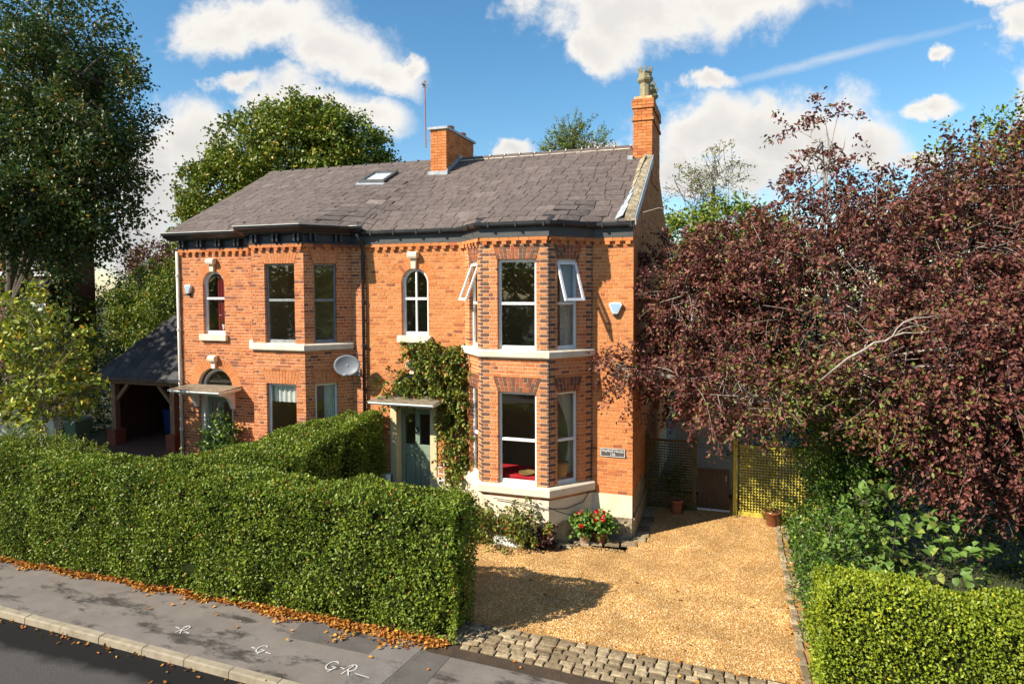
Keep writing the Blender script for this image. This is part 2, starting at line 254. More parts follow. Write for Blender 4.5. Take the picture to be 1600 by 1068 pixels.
# ------------------------------------------------------------------ object helpers
def tag(o, label=None, cat=None, group=None, kind=None):
    if label: o['label'] = label
    if cat: o['category'] = cat
    if group: o['group'] = group
    if kind: o['kind'] = kind
    return o
def thing(name, label, cat, loc=(0, 0, 0), group=None):
    o = bpy.data.objects.new(name, None); COL.objects.link(o); o.location = loc; o.empty_display_size = .2; return tag(o, label, cat, group)
def attach(o, parent):
    if parent is None: return o
    o.parent = parent
    if parent.type == 'EMPTY': o.matrix_parent_inverse = Matrix.Translation(-Vector(parent.location))
    else: o.matrix_parent_inverse = parent.matrix_basis.inverted()
    return o
class MB:
    """collects boxes, prisms, tubes; builds ONE mesh object"""
    def __init__(s): s.v = []; s.f = []; s.t = []; s.m = []
    def poly(s, vs, faces, tint=.5, mi=0):
        b = len(s.v); s.v += [tuple(map(float, p)) for p in vs]
        for f in faces: s.f.append(tuple(b+i for i in f)); s.t.append(tint); s.m.append(mi)
        return s
    def box(s, x0, x1, y0, y1, z0, z1, tint=.5, mi=0):
        return s.poly([(x0, y0, z0), (x1, y0, z0), (x1, y1, z0), (x0, y1, z0), (x0, y0, z1), (x1, y0, z1), (x1, y1, z1), (x0, y1, z1)],
                      [(0, 3, 2, 1), (4, 5, 6, 7), (0, 1, 5, 4), (1, 2, 6, 5), (2, 3, 7, 6), (3, 0, 4, 7)], tint, mi)
    def obox(s, F, s0, s1, z0, z1, n0, n1, tint=.5, mi=0):
        P = [F(a, z, n) for n in (n1, n0) for (a, z) in ((s0, z0), (s1, z0), (s1, z1), (s0, z1))]
        return s.poly(P, [(0, 1, 2, 3), (7, 6, 5, 4), (0, 4, 5, 1), (1, 5, 6, 2), (2, 6, 7, 3), (3, 7, 4, 0)], tint, mi)
    def prism2(s, F, pts, n0, n1, tint=.5, back=False):
        k = len(pts); P = [F(a, z, n1) for a, z in pts]+[F(a, z, n0) for a, z in pts]
        fs = [tuple(range(k))]+[(i, i+k, (i+1) % k+k, (i+1) % k) for i in range(k)]
        if back: fs.append(tuple(range(2*k-1, k-1, -1)))
        return s.poly(P, fs, tint)
    def bar(s, a, b, w, h=None, tint=.5):
        a = Vector(a); b = Vector(b); h = h or w; dd = (b-a).normalized(); q = Vector((0, 0, 1)) if abs(dd.z) < .95 else Vector((1, 0, 0))
        x = dd.cross(q).normalized(); y = x.cross(dd).normalized()
        P = [p+x*(i*w/2)+y*(j*h/2) for p in (a, b) for (i, j) in ((-1, -1), (1, -1), (1, 1), (-1, 1))]
        return s.poly(P, [(0, 1, 2, 3), (7, 6, 5, 4), (0, 4, 5, 1), (1, 5, 6, 2), (2, 6, 7, 3), (3, 7, 4, 0)], tint)
    def tube(s, pts, rad, n=8, tint=.5, caps=True):
        pts = [Vector(p) for p in pts]; rad = [rad]*len(pts) if isinstance(rad, (int, float)) else rad; b = len(s.v); k = len(pts)
        for i, p in enumerate(pts):
            dd = (pts[min(i+1, k-1)]-pts[max(i-1, 0)]).normalized(); q = Vector((0, 0, 1)) if abs(dd.z) < .9 else Vector((1, 0, 0))
            x = dd.cross(q).normalized(); y = dd.cross(x).normalized()
            for j in range(n): an = 2*math.pi*j/n; s.v.append(tuple(p+(x*math.cos(an)+y*math.sin(an))*rad[i]))
        for i in range(k-1):
            for j in range(n): s.f.append((b+i*n+j, b+i*n+(j+1) % n, b+(i+1)*n+(j+1) % n, b+(i+1)*n+j)); s.t.append(tint); s.m.append(0)
        if caps: s.f.append(tuple(b+j for j in range(n-1, -1, -1))); s.f.append(tuple(b+(k-1)*n+j for j in range(n))); s.t += [tint]*2; s.m += [0]*2
        return s
    def lathe(s, c, prof, n=20, tint=.5, sq=None):
        b = len(s.v); k = len(prof)
        for r, z in prof:
            for j in range(n): an = 2*math.pi*j/n; s.v.append((c[0]+r*math.cos(an), c[1]+r*math.sin(an), c[2]+z))
        for i in range(k-1):
            for j in range(n): s.f.append((b+i*n+j, b+i*n+(j+1) % n, b+(i+1)*n+(j+1) % n, b+(i+1)*n+j)); s.t.append(tint); s.m.append(0)
        s.f.append(tuple(b+(k-1)*n+j for j in range(n))); s.t.append(tint); s.m.append(0)
        return s
    def sweep(s, path, prof, tint=.5, closed=False):
        """path: 2D polyline (x, y) along a wall, outward = right-hand side; prof: [(offset, z)...] closed loop"""
        rows = [[(*p, z) for p in offs(path, o)] for o, z in prof]; k = len(path); m = len(prof); b = len(s.v)
        for r in rows: s.v += r
        for i in range(m):
            i2 = (i+1) % m
            for j in range(k-1): s.f.append((b+i*k+j, b+i*k+j+1, b+i2*k+j+1, b+i2*k+j)); s.t.append(tint); s.m.append(0)
        s.f.append(tuple(b+i*k for i in range(m))); s.f.append(tuple(b+i*k+k-1 for i in range(m-1, -1, -1))); s.t += [tint]*2; s.m += [0]*2
        return s
    def build(s, name, m, parent=None, smooth=False, bevel=0., label=None, cat=None, group=None, kind=None):
        me = bpy.data.meshes.new(name); me.from_pydata(s.v, [], s.f); me.update()
        for x in (m if isinstance(m, (list, tuple)) else [m]): me.materials.append(MT[x] if isinstance(x, str) else x)
        if any(s.m): me.polygons.foreach_set('material_index', s.m)
        me.attributes.new('tint', 'FLOAT', 'FACE').data.foreach_set('value', s.t)
        if smooth: me.polygons.foreach_set('use_smooth', [True]*len(me.polygons))
        o = bpy.data.objects.new(name, me); COL.objects.link(o)
        if bevel: md = o.modifiers.new('bevel', 'BEVEL'); md.width = bevel; md.segments = 2; md.limit_method = 'ANGLE'
        if smooth == 'auto': pass
        tag(o, label, cat, group, kind); return attach(o, parent)
def offs(path, dst):
    P = [np.array(p[:2], float) for p in path]; out = []
    ns = []
    for a, b in zip(P[:-1], P[1:]): u = (b-a)/np.linalg.norm(b-a); ns.append(np.array([u[1], -u[0]]))
    for i, p in enumerate(P):
        n = ns[0] if i == 0 else ns[-1] if i == len(P)-1 else None
        if n is None:
            m = ns[i-1]+ns[i]; m /= np.linalg.norm(m); n = m/max(.3, m@ns[i])
        out.append(tuple(p+n*dst))
    return out
def frame(a, b, z0=0.):
    """wall frame from plan point a to b: F(s, z, n) -> world, n outward (right of a->b)"""
    a = np.array(a[:2], float); b = np.array(b[:2], float); L = np.linalg.norm(b-a); u = (b-a)/L; n = np.array([u[1], -u[0]])
    def F(s, z, nn=0.): p = a+u*s+n*nn; return (p[0], p[1], z+z0)
    F.L = L; F.u = u; F.n = n; F.a = a; return F
class Pieces:
    """hand-laid pieces (bricks, slates): the largest in view become objects, the rest one joined part"""
    def __init__(s): s.p = []
    def add(s, verts, faces, tint, vis=1.): s.p.append((np.array(verts, float), faces, tint, vis))
    def prism(s, F, pts, n0, n1, tint, vis=1.):
        k = len(pts); s.add([F(a, z, n1) for a, z in pts]+[F(a, z, n0) for a, z in pts], [tuple(range(k))]+[(i, i+k, (i+1) % k+k, (i+1) % k) for i in range(k)], tint, vis)
    def finish(s, parent, name, rest, mname, nmax=300):
        sc = []
        for i, (v, f, t, vis) in enumerate(s.p):
            q = v[list(f[0])]; nn = np.cross(q[1]-q[0], q[2]-q[0]); c = q.mean(0); dv = CAM-c; D = np.linalg.norm(dv); sc.append(-vis*max(0, nn@dv/D)/D**2)
        order = np.argsort(sc); cache = {}
        big = MB()
        for r, i in enumerate(order):
            v, f, t, vis = s.p[i]
            if r < nmax and vis > 0:
                c = v[0]; rel = v-c; key = (tuple(np.round(rel, 3).ravel()), round(t, 1))
                me = cache.get(key)
                if me is None:
                    me = bpy.data.meshes.new(name); me.from_pydata([tuple(p) for p in rel], [], f); me.materials.append(MT[mname]); me.update()
                    me.attributes.new('tint', 'FLOAT', 'FACE').data.foreach_set('value', [t]*len(f)); cache[key] = me
                o = bpy.data.objects.new(name, me); o.location = c; COL.objects.link(o); attach(o, parent)
            else: big.poly(v, f, t)
        if big.v: big.build(rest, mname, parent, kind='stuff')
def mesh_np(name, V, loops, starts, tint, m, parent=None, kind=None, smooth=False):
    me = bpy.data.meshes.new(name); V = np.ascontiguousarray(V, dtype=np.float32)
    me.vertices.add(len(V)); me.vertices.foreach_set('co', V.ravel()); me.loops.add(len(loops)); me.loops.foreach_set('vertex_index', np.ascontiguousarray(loops, dtype=np.int32))
    me.polygons.add(len(starts)); me.polygons.foreach_set('loop_start', np.ascontiguousarray(starts, dtype=np.int32))
    me.update(calc_edges=True); me.materials.append(MT[m]); me.attributes.new('tint', 'FLOAT', 'FACE').data.foreach_set('value', np.ascontiguousarray(tint, dtype=np.float32))
    if smooth: me.polygons.foreach_set('use_smooth', np.ones(len(starts), dtype=bool))
    o = bpy.data.objects.new(name, me); COL.objects.link(o); tag(o, kind=kind); return attach(o, parent)
def unit(a): return a/np.maximum(np.linalg.norm(a, axis=-1, keepdims=True), 1e-9)
def leaves(name, P, A, N, L, Wd, tint, m, parent=None, oval=False, kind='stuff', fold=.25):
    n = len(P); L = np.broadcast_to(L, n)[:, None]; Wd = np.broadcast_to(Wd, n)[:, None]; A = unit(A); S = unit(np.cross(A, N)); N2 = np.cross(S, A)
    if not oval:
        V = np.stack([P, P+A*L*.45+S*Wd*.5+N2*Wd*fold, P+A*L, P+A*L*.45-S*Wd*.5+N2*Wd*fold], 1).reshape(-1, 3)
        idx = np.array([0, 2, 1, 0, 3, 2]); lp = (np.arange(n)[:, None]*4+idx).ravel(); st = np.arange(2*n)*3
    else:
        V = np.stack([P, P+A*L*.28+S*Wd*.46+N2*Wd*fold*.9, P+A*L*.68+S*Wd*.42+N2*Wd*fold*.6, P+A*L-N2*L*.12, P+A*L*.68-S*Wd*.42+N2*Wd*fold*.6, P+A*L*.28-S*Wd*.46+N2*Wd*fold*.9], 1).reshape(-1, 3)
        idx = np.array([0, 3, 2, 1, 0, 5, 4, 3]); lp = (np.arange(n)[:, None]*6+idx).ravel(); st = np.arange(2*n)*4
    return mesh_np(name, V, lp, st, np.repeat(tint, 2), m, parent, kind)
def tubes(name, P, rad, m, parent=None, sides=3, kind=None):
    """P (N,K,3), rad (N,K)"""
    n, k, _ = P.shape; T = unit(np.gradient(P, axis=1)); q = np.where(np.abs(T[..., 2:3]) > .9, np.array([1., 0, 0]), np.array([0., 0, 1.])); X = unit(np.cross(T, q)); Y = np.cross(T, X)
    an = np.arange(sides)*2*math.pi/sides
    V = P[:, :, None]+(X[:, :, None]*np.cos(an)[:, None]+Y[:, :, None]*np.sin(an)[:, None])*rad[:, :, None, None]
    i, j, h = np.meshgrid(np.arange(n), np.arange(k-1), np.arange(sides), indexing='ij'); b = i*k*sides
    lp = np.stack([b+j*sides+h, b+j*sides+(h+1) % sides, b+(j+1)*sides+(h+1) % sides, b+(j+1)*sides+h], -1).reshape(-1)
    return mesh_np(name, V.reshape(-1, 3), lp, np.arange(len(lp)//4)*4, np.full(len(lp)//4, .5), m, parent, kind, True)
def rnd_dir(n, g=rng): return unit(g.normal(size=(n, 3)))
# ------------------------------------------------------------------ setting: ground, road, pavement, drive
KD = np.array([1., -.04]); KD /= np.linalg.norm(KD); KN = np.array([KD[1], -KD[0]])     # kerb direction, towards the road
def kp(x, off, z=0.):                                  # point on a line parallel to the kerb: x along, off from the kerb's back edge
    y = -6.62-.04*(x+8.5); return (x+KN[0]*off, y+KN[1]*off, z)
def sheet(name, pts, z, m, parent=None, kind='structure', sub=0):
    mb = MB(); mb.poly([(*p[:2], z) for p in pts], [tuple(range(len(pts)))]); return mb.build(name, m, parent, kind=kind)
sheet('ground', [(-400, -400), (400, -400), (400, 500), (-400, 500)], -.14, 'earth')
road = sheet('road', [kp(-60, .13), kp(-60, 8.2), kp(60, 8.2), kp(60, .13)], -.10, 'road')
pave = sheet('pavement', [kp(-60, -.0), kp(60, -.0), kp(60, -1.52), kp(-60, -1.52)], 0., 'pavement')
pave2 = sheet('far_pavement', [kp(-60, 8.2), kp(-60, 10), kp(60, 10), kp(60, 8.2)], 0., 'pavement')
kerb = MB()
kpt = [kp(x, .0) for x in (-60, 60)]
kst = thing('kerb', None, None); kst['kind'] = 'structure'
x = -16.2; kmesh = {}
while x < 6:
    ln = random.choice((.86, .90, .94))
    mb = MB(); pr = [(0, 0.012), (.10, .010), (.125, -.004), (.135, -.12), (0, -.12)]; a = (0, 0); b = (ln-.014, 0)
    mb.sweep([a, b], pr)
    if ln not in kmesh:
        o = mb.build('kerb_stone', 'kerb', kst, bevel=.006); kmesh[ln] = o.data
    else: o = bpy.data.objects.new('kerb_stone', kmesh[ln]); COL.objects.link(o); attach(o, kst)
    p = kp(x, .0); o.location = (p[0], p[1], random.uniform(-.004, .004)); o.rotation_euler.z = math.atan2(KD[1], KD[0])+random.uniform(-.004, .004)
    x += ln
# repair patches let into the pavement
for nm, m, pts, z in (('tarmac_patch', 'patch', [(-4.60, -5.84), (-4.70, -5.30), (-3.72, -5.30), (-3.66, -5.50), (-3.30, -5.47), (-3.06, -5.37), (-3.13, -5.86)], .006),
                      ('tarmac_patch', 'patch2', [(-3.10, -6.82), (-3.13, -5.865), (-3.06, -5.3), (-2.42, -5.3), (-2.45, -5.6), (-2.62, -6.83)], .007),
                      ('tarmac_patch', 'patch', [(-2.60, -6.83), (-2.43, -5.6), (-2.40, -5.25), (-1.90, -5.25), (-1.93, -5.5), (-2.02, -6.85)], .005)):
    mb = MB(); k = len(pts); mb.poly([(*p, z) for p in pts]+[(*p, -.02) for p in pts], [tuple(range(k))]+[(i, i+k, (i+1) % k+k, (i+1) % k) for i in range(k)]); mb.build(nm, m, pave)
# sprayed utility marks: - R -, - G -, G - R -
def strokes(name, org, sc, lines):
    mb = MB(); ex = np.array([KD[0], KD[1]]); ey = np.array([-KD[1], KD[0]]); z = .009
    for ln in lines:
        P = [np.array(org)+sc*(ex*q[0]+ey*q[1]) for q in ln]
        for a, b in zip(P[:-1], P[1:]):
            u = b-a; L = np.linalg.norm(u); u = u/max(L, 1e-6); n = np.array([-u[1], u[0]])*.009; a2 = a-u*.008; b2 = b+u*.008; z += .00015
            mb.poly([(*(a2-n), z), (*(b2-n), z), (*(b2+n), z), (*(a2+n), z)], [(0, 1, 2, 3)])
    return mb.build(name, 'paint_mark', pave)
arc = lambda cx, cy, r, a0, a1, n=9: [(cx+r*math.cos(R_(a0+(a1-a0)*i/(n-1))), cy+r*1.3*math.sin(R_(a0+(a1-a0)*i/(n-1)))) for i in range(n)]
LR = [[(.1, 0), (.2, .5), (.28, 1.0)], [(.05, .8)]+arc(.35, .75, .28, 130, -80)+[(.22, .42)], [(.25, .45), (.6, 0)]]
LG = [arc(.4, .55, .36, 50, 330, 12)+[(.75, .45), (.45, .45)], [(.72, .45), (.55, -.1)]]
mv = lambda ls, dx: [[(p[0]+dx, p[1]) for p in l] for l in ls]
dash = lambda x0, x1, y=.45: [[(x0, y), (x1, y-.06)]]
strokes('painted_mark', (-6.55, -6.28), .20, dash(-.1, .35, .62)+mv(LR, .45)+dash(1.25, 1.7, .3))
strokes('painted_mark', (-4.94, -6.36), .20, dash(-.1, .25, .5)+mv(LG, .4)+dash(1.4, 1.9, .3))
strokes('painted_mark', (-3.58, -6.42), .23, mv(LG, .0)+dash(1.05, 1.35, .55)+mv(LR, 1.4)+dash(2.3, 3.3, .3))
# gravel drive
DR = [(-4.3, -4.55), (3.22, -4.72), (3.22, 2.9), (-4.3, 2.9)]
drive = sheet('gravel_drive', [(-4.6, -4.40), (3.25, -4.70), (3.25, 3.6), (-.0, 3.6), (-.0, -.9), (-4.6, -.9)], .012, 'gravel_bed')
sheet('front_garden', [(-16, -5.15), (-2.0, -5.15), (-2.6, -.0), (-16, .0)], .004, 'soil')
n = 105000; g = np.random.default_rng(3)
px = g.uniform(-3.2, 3.12, n); py = g.uniform(-4.75, 2.35, n); keep = (~((py > -.75) & (px < -.02))) & (py > -4.45-.045*(px+2)+g.normal(0, .04, n)) & (px < 3.0+g.normal(0, .03, n)) & ~((px < -2.3) & (py < -2.2) & (g.random(n) < .7))
px, py = px[keep], py[keep]; n = len(px); sz = g.uniform(.006, .0165, n)*(1+.2*(py < -2)); pz = .012+sz*.25
oc = np.array([(1, 0, 0), (0, 1, 0), (-1, 0, 0), (0, -1, 0), (0, 0, 1)], float); ang = g.uniform(0, 6.28, n); ca, sa = np.cos(ang), np.sin(ang); st_ = g.uniform(.6, 1.25, (n, 2))
V = np.zeros((n, 5, 3)); X = oc[None, :, 0]*st_[:, :1]; Y = oc[None, :, 1]*st_[:, 1:]
V[..., 0] = px[:, None]+(X*ca[:, None]-Y*sa[:, None])*sz[:, None]; V[..., 1] = py[:, None]+(X*sa[:, None]+Y*ca[:, None])*sz[:, None]; V[..., 2] = pz[:, None]+oc[None, :, 2]*sz[:, None]*.75
V[:, 4, :2] += g.normal(0, .3, (n, 2))*sz[:, None]
lp = (np.arange(n)[:, None]*5+np.array([0, 1, 4, 1, 2, 4, 2, 3, 4, 3, 0, 4])).ravel()
pb = mesh_np('gravel', V.reshape(-1, 3), lp, np.arange(4*n)*3, np.repeat(np.clip(g.beta(2.2, 1.7, n), 0, 1), 4), 'pebble', drive, 'stuff')
# stone setts: apron at the pavement, edging along the drive, paving beside the house
def sett_mesh(k):
    g = random.Random(k); mb = MB(); a = .5; b = .38; P = []
    for (s, z) in ((a, -.6), (a, .30), (b, .5)):
        for (i, j) in ((-1, -1), (1, -1), (1, 1), (-1, 1)): P.append((i*s*g.uniform(.9, 1.03), j*s*g.uniform(.9, 1.03), z+g.uniform(-.05, .05)))
    fs = [(8, 9, 10, 11)]
    for r in (0, 4):
        for i in range(4): fs.append((r+i, r+(i+1) % 4, r+4+(i+1) % 4, r+4+i))
    mb.poly(P, fs, k/9); o = mb.build('sett', 'sett'); me = o.data; bpy.data.objects.remove(o); return me
SM = [sett_mesh(k) for k in range(10)]
def sett(parent, x, y, z, lx, ly, lz, rz, name='sett'):
    o = bpy.data.objects.new(name, random.choice(SM)); COL.objects.link(o); o.location = (x, y, z); o.scale = (lx, ly, lz); o.rotation_euler = (random.uniform(-.05, .05), random.uniform(-.05, .05), rz+random.uniform(-.06, .06)); attach(o, parent)
apron = thing('sett_apron', None, None); apron['kind'] = 'structure'
sheet('apron_bed', [(-2.35, -4.35), (3.3, -4.62), (3.3, -5.8), (-2.35, -5.52)], .006, 'soil', apron, None)
for r in range(6):
    x = -2.2+random.uniform(-.1, 0)
    while x < 3.25:
        ln = random.choice((.15, .18, .2, .24, .28)); y = -4.56-.05*(x+2)-r*.135+random.uniform(-.012, .012)
        if not (r >= 5 and x < -1.9): sett(apron, x+ln/2, y, .012+random.uniform(-.008, .008), ln-.018, .118, .05, math.atan2(-.05, 1))
        x += ln
edg = thing('drive_edging', None, None); edg['kind'] = 'structure'
y = -4.7
while y < 2.0:
    ln = random.uniform(.16, .3); sett(edg, 3.08+random.uniform(-.015, .015), y+ln/2, .012+random.uniform(-.01, .006), .12, ln-.02, .06, 0, 'edging_stone')
    if random.random() < .6: sett(edg, 3.24+random.uniform(-.02, .02), y+ln/2, .008, .13, ln-.03, .05, 0, 'edging_stone')
    y += ln
pth = thing('side_paving', None, None); pth['kind'] = 'structure'
for (x, y, a, b) in [(-2.2, -1.18, .42, .2), (-1.75, -1.12, .38, .22), (-1.33, -.95, .4, .22), (-1.0, -.68, .36, .24), (-.72, -.5, .3, .26), (-.38, -.42, .32, .3), (-.02, -.36, .34, .3), (.16, -.05, .3, .3), (.18, .28, .3, .32), (.17, .62, .28, .3), (.18, .96, .3, .3), (.18, 1.3, .3, .3), (.18, 1.64, .3, .3), (.18, 1.98, .3, .3)]:
    sett(pth, x, y, .02, a, b, .05, .1, 'paving_stone')

# ------------------------------------------------------------------ the pair of brick houses
HC = .08; JN = .015
def lay(F, L, z0, z1, opens, PC, MO, tintf, phase=0, vis=1., xclip=None, corner=(None, None)):
    """lay brick courses on frame F; opens: functions z -> (s0, s1) or None (blocked span); corner darks: (left, right) bool"""
    nc = int(round((z1-z0)/HC))
    for c in range(nc):
        zb = z0+c*HC; zt = zb+HC; zc = zb+HC/2
        segs = [(0., L, 0., L)] if xclip is None else [xclip(zb)+xclip(zt)]
        if segs[0][1]-segs[0][0] < .05: continue
        for op in opens:
            m = op(zc)
            if m is None: continue
            b = op(zb+.001) or m; t = op(zt-.001) or m
            if abs(b[0]-m[0]) > .12: b = m
            if abs(t[0]-m[0]) > .12: t = m
            new = []
            for (a0, a1, t0, t1) in segs:
                if m[1] <= (a0+t0)/2 or m[0] >= (a1+t1)/2: new.append((a0, a1, t0, t1)); continue
                if (m[0]-(a0+t0)/2) > .02: new.append((a0, b[0], t0, t[0]))
                if ((a1+t1)/2-m[1]) > .02: new.append((b[1], a1, t[1], t1))
            segs = new
        for (a0, a1, t0, t1) in segs:
            MO.prism2(F, [(a0+.003, zb), (a1-.003, zb), (t1-.003, zt), (t0+.003, zt)], -.115, -.007)
        hdr = (c % 4 == 3); bl = .1125 if hdr else .225; off = (.056 if hdr else (.0 if c % 2 else .1125))+phase
        for (a0, a1, t0, t1) in segs:
            m0, m1 = (a0+t0)/2, (a1+t1)/2; cuts = []
            k = math.floor((m0-off)/bl)+1
            while off+k*bl < m1-.04:
                if off+k*bl > m0+.04: cuts.append(off+k*bl)
                k += 1
            dl = corner[0] and abs(m0) < .01; dr = corner[1] and abs(m1-L) < .01
            if dl: ln = .195 if (c+corner[0]) % 2 else .048; cuts = [m0+ln]+[q for q in cuts if q > m0+ln+.045]
            if dr: ln = .195 if (c+corner[1]) % 2 else .048; cuts = [q for q in cuts if q < m1-ln-.05]+[m1-ln]
            eds = [(a0, t0)]+[(q, q) for q in cuts]+[(a1, t1)]
            for i, (e0, e1) in enumerate(zip(eds[:-1], eds[1:])):
                j0 = JN/2 if i else 0; j1 = JN/2 if i < len(eds)-2 else 0; dark = (dl and i == 0) or (dr and i == len(eds)-2)
                t = random.uniform(.87, 1) if dark else tintf()
                PC.prism(F, [(e0[0]+j0, zb+JN/2), (e1[0]-j1, zb+JN/2), (e1[1]-j1, zt-JN/2), (e0[1]+j0, zt-JN/2)], -.11, random.gauss(0, .0014), t, vis)
def rect_op(s0, s1, z0, z1): return lambda z: (s0, s1) if z0 <= z <= z1 else None
def flat_arch_op(s0, s1, z0, z1, sp): return lambda z: (s0-sp*(z-z0)/(z1-z0), s1+sp*(z-z0)/(z1-z0)) if z0 <= z <= z1 else None
def arch_op(c, hw, z0, zs, ro):
    def f(z):
        if z < z0 or z > zs+ro: return None
        if z <= zs: return (c-hw, c+hw)
        w = math.sqrt(max(0, ro*ro-(z-zs)**2)); return (c-w, c+w)
    return f
def flat_arch(F, PC, s0, s1, z0, z1, sp, tintf, vis=1.):
    n = max(5, int(round((s1-s0)/.078))); zm = [z0+(z1-z0)*.36, z0+(z1-z0)*.66]
    for i in range(n):
        f0, f1 = i/n, (i+1)/n; at = lambda f, z: (s0+(s1-s0)*f)+(f-.5)*2*sp*(z-z0)/(z1-z0)
        for za, zb in ((z0, zm[i % 2]), (zm[i % 2], z1)):
            PC.prism(F, [(at(f0, za)+.007, za+.006), (at(f1, za)-.007, za+.006), (at(f1, zb)-.007, zb-.006), (at(f0, zb)+.007, zb-.006)], -.11, .002+random.gauss(0, .001), tintf(), vis)
def ring(F, PC, c, zs, ri, ro, tintf, MO, n=None, rings=1, vis=1.):
    n = n or int(round(math.pi*(ri+ro)/2/.085))
    for k in range(rings):
        r0 = ri+(ro-ri)*k/rings; r1 = ri+(ro-ri)*(k+1)/rings
        for i in range(n):
            a0 = math.pi*(1-i/n)-.006; a1 = math.pi*(1-(i+1)/n)+.006
            q = [(c+r*math.cos(a), zs+r*math.sin(a)) for r, a in ((r0+.003, a0), (r0+.003, a1), (r1-.004, a1), (r1-.004, a0))]
            PC.prism(F, [q[0], q[1], q[2], q[3]] if True else q, -.11, .003+random.gauss(0, .001), tintf(), vis)
    for i in range(n):
        a0 = math.pi*(1-i/n); a1 = math.pi*(1-(i+1)/n)
        MO.prism2(F, [(c+r*math.cos(a), zs+r*math.sin(a)) for r, a in ((ri+.002, a0), (ri+.002, a1), (ro, a1), (ro, a0))], -.115, -.005)
def arc_pts(c, zs, r, n=20): return [(c+r*math.cos(math.pi*(1-i/n)), zs+r*math.sin(math.pi*(1-i/n))) for i in range(n+1)]
def sash_window(house, F, s0, s1, z0, z1, zr, m, set_=.085, fw=.055, open_up=0., bot=.085):
    """frame part with panes, transom and glazed sashes below it"""
    mb = MB(); n1 = -set_; n0 = n1-.06
    mb.obox(F, s0, s0+fw, z0, z1, n0, n1); mb.obox(F, s1-fw, s1, z0, z1, n0, n1); mb.obox(F, s0+fw, s1-fw, z1-fw, z1, n0+.002, n1-.002); mb.obox(F, s0+fw, s1-fw, z0, z0+bot, n0+.002, n1-.002)
    w = mb.build('window', m, house, bevel=.006)
    MB().obox(F, s0+fw, s1-fw, zr-.03, zr+.03, n0+.01, n1+.008).build('rail', m, w, bevel=.005)
    MB().obox(F, s0+fw-.01, s1-fw+.01, z0+bot-.01, zr-.028, n0+.028, n0+.034).build('pane', 'glass', w)
    if not open_up: MB().obox(F, s0+fw-.01, s1-fw+.01, zr+.028, z1-fw+.01, n0+.028, n0+.034).build('pane', 'glass', w)
    else:
        ca, sa = math.cos(open_up), math.sin(open_up); zt = z1-fw; H = zt-zr-.0
        def F2(s, z, n): h = zt-z; return F(s, zt-h*ca+n*sa*0, n1+.02+h*sa+n*ca)
        a, b = s0+.02, s1-.02; mb = MB(); e = .06
        mb.obox(F2, a, a+e, zt-H, zt, -.03, .02); mb.obox(F2, b-e, b, zt-H, zt, -.03, .02); mb.obox(F2, a+e, b-e, zt-e, zt, -.028, .018); mb.obox(F2, a+e, b-e, zt-H, zt-H+e, -.028, .018)
        mb.build('open_sash', m, w, bevel=.005); MB().obox(F2, a+e-.01, b-e+.01, zt-H+e-.01, zt-e+.01, -.006, .0).build('pane', 'glass', w)
    return w
def arch_window(house, F, c, hw, z0, zs, zr, m, set_, mull):
    n1 = -set_; n0 = n1-.06; mb = MB(); fw = .07
    o = arc_pts(c, zs, hw); i_ = arc_pts(c, zs, hw-fw)
    for k in range(len(o)-1): mb.prism2(F, [i_[k], i_[k+1], o[k+1], o[k]], n0, n1, back=True)
    mb.obox(F, c-hw, c-hw+fw, z0, zs, n0, n1); mb.obox(F, c+hw-fw, c+hw, z0, zs, n0, n1); mb.obox(F, c-hw+fw, c+hw-fw, z0, z0+.09, n0, n1-.002)
    w = mb.build('window', m, house)
    MB().obox(F, c-hw+fw, c+hw-fw, zr-.03, zr+.03, n0+.01, n1+.01).build('rail', m, w)
    for x in ([c+.0] if mull else []): MB().obox(F, x-.02, x+.02, z0+.09, zs+hw-fw, n0+.012, n1+.004).build('glazing_bar', m, w)
    MB().obox(F, c-hw+fw-.01, c+hw-fw+.01, z0+.08, zr-.028, n0+.028, n0+.034).build('pane', 'glass', w)
    up = [(c-hw+fw-.01, zr+.028), (c+hw-fw+.01, zr+.028)]+arc_pts(c, zs, hw-fw+.01)[::-1]
    MB().prism2(F, up, n0+.028, n0+.034, back=True).build('pane', 'glass', w); return w
def keystone(house, F, c, z0, z1):
    mb = MB(); mb.prism2(F, [(c-.06, z0), (c+.06, z0), (c+.075, z1-.14), (c-.075, z1-.14)], -.05, .07)
    pr = [(.02, z1-.16), (.13, z1-.17), (.155, z1-.12), (.16, z1-.06), (.13, z1-.02), (.08, z1), (0., z1)]
    P = [F(c-.125, z, n) for n, z in pr]+[F(c+.125, z, n) for n, z in pr]; k = len(pr)
    mb.poly(P, [tuple(range(k-1, -1, -1)), tuple(range(k, 2*k))]+[(i, (i+1) % k, (i+1) % k+k, i+k) for i in range(k)]); return mb.build('keystone', 'stone', house, bevel=.008)
ZE = 6.64; ZP = .96
EAVE = 6.965; PI_ = (9.43-6.965)/4.15; RY = 4.0; RZ = 9.43
LOFF = -6.15
def eave_s(x): t = min(1, max(0, (-6.35-x)/.55)); return t*t*(3-2*t)
def eavez(x): return 6.965+.115*eave_s(x)
def eavey(x):
    o = .15+.19*eave_s(x); e = -o
    for d in (0., LOFF):
        X = x-d; e = min(e, max(-.9-o, ((X+.9)*.76-o)/.65, -(o+(X+3.98)*.76)/.65))
    return e
_xs = np.linspace(-14, 1, 301); _es = np.array([eavey(q) for q in _xs]); _ep = np.pad(_es, 36, mode='edge'); _sm = np.convolve(_ep, np.ones(73)/73, 'valid')
def yt(x, t):
    k = min(1, t/.4); k = k*k*(3-2*k); e = eavey(x)*(1-k)+float(np.interp(x, _xs, _sm))*k; return e+t*(RY-e)
def rzt(x, t): return eavez(x)+(RZ-eavez(x))*t
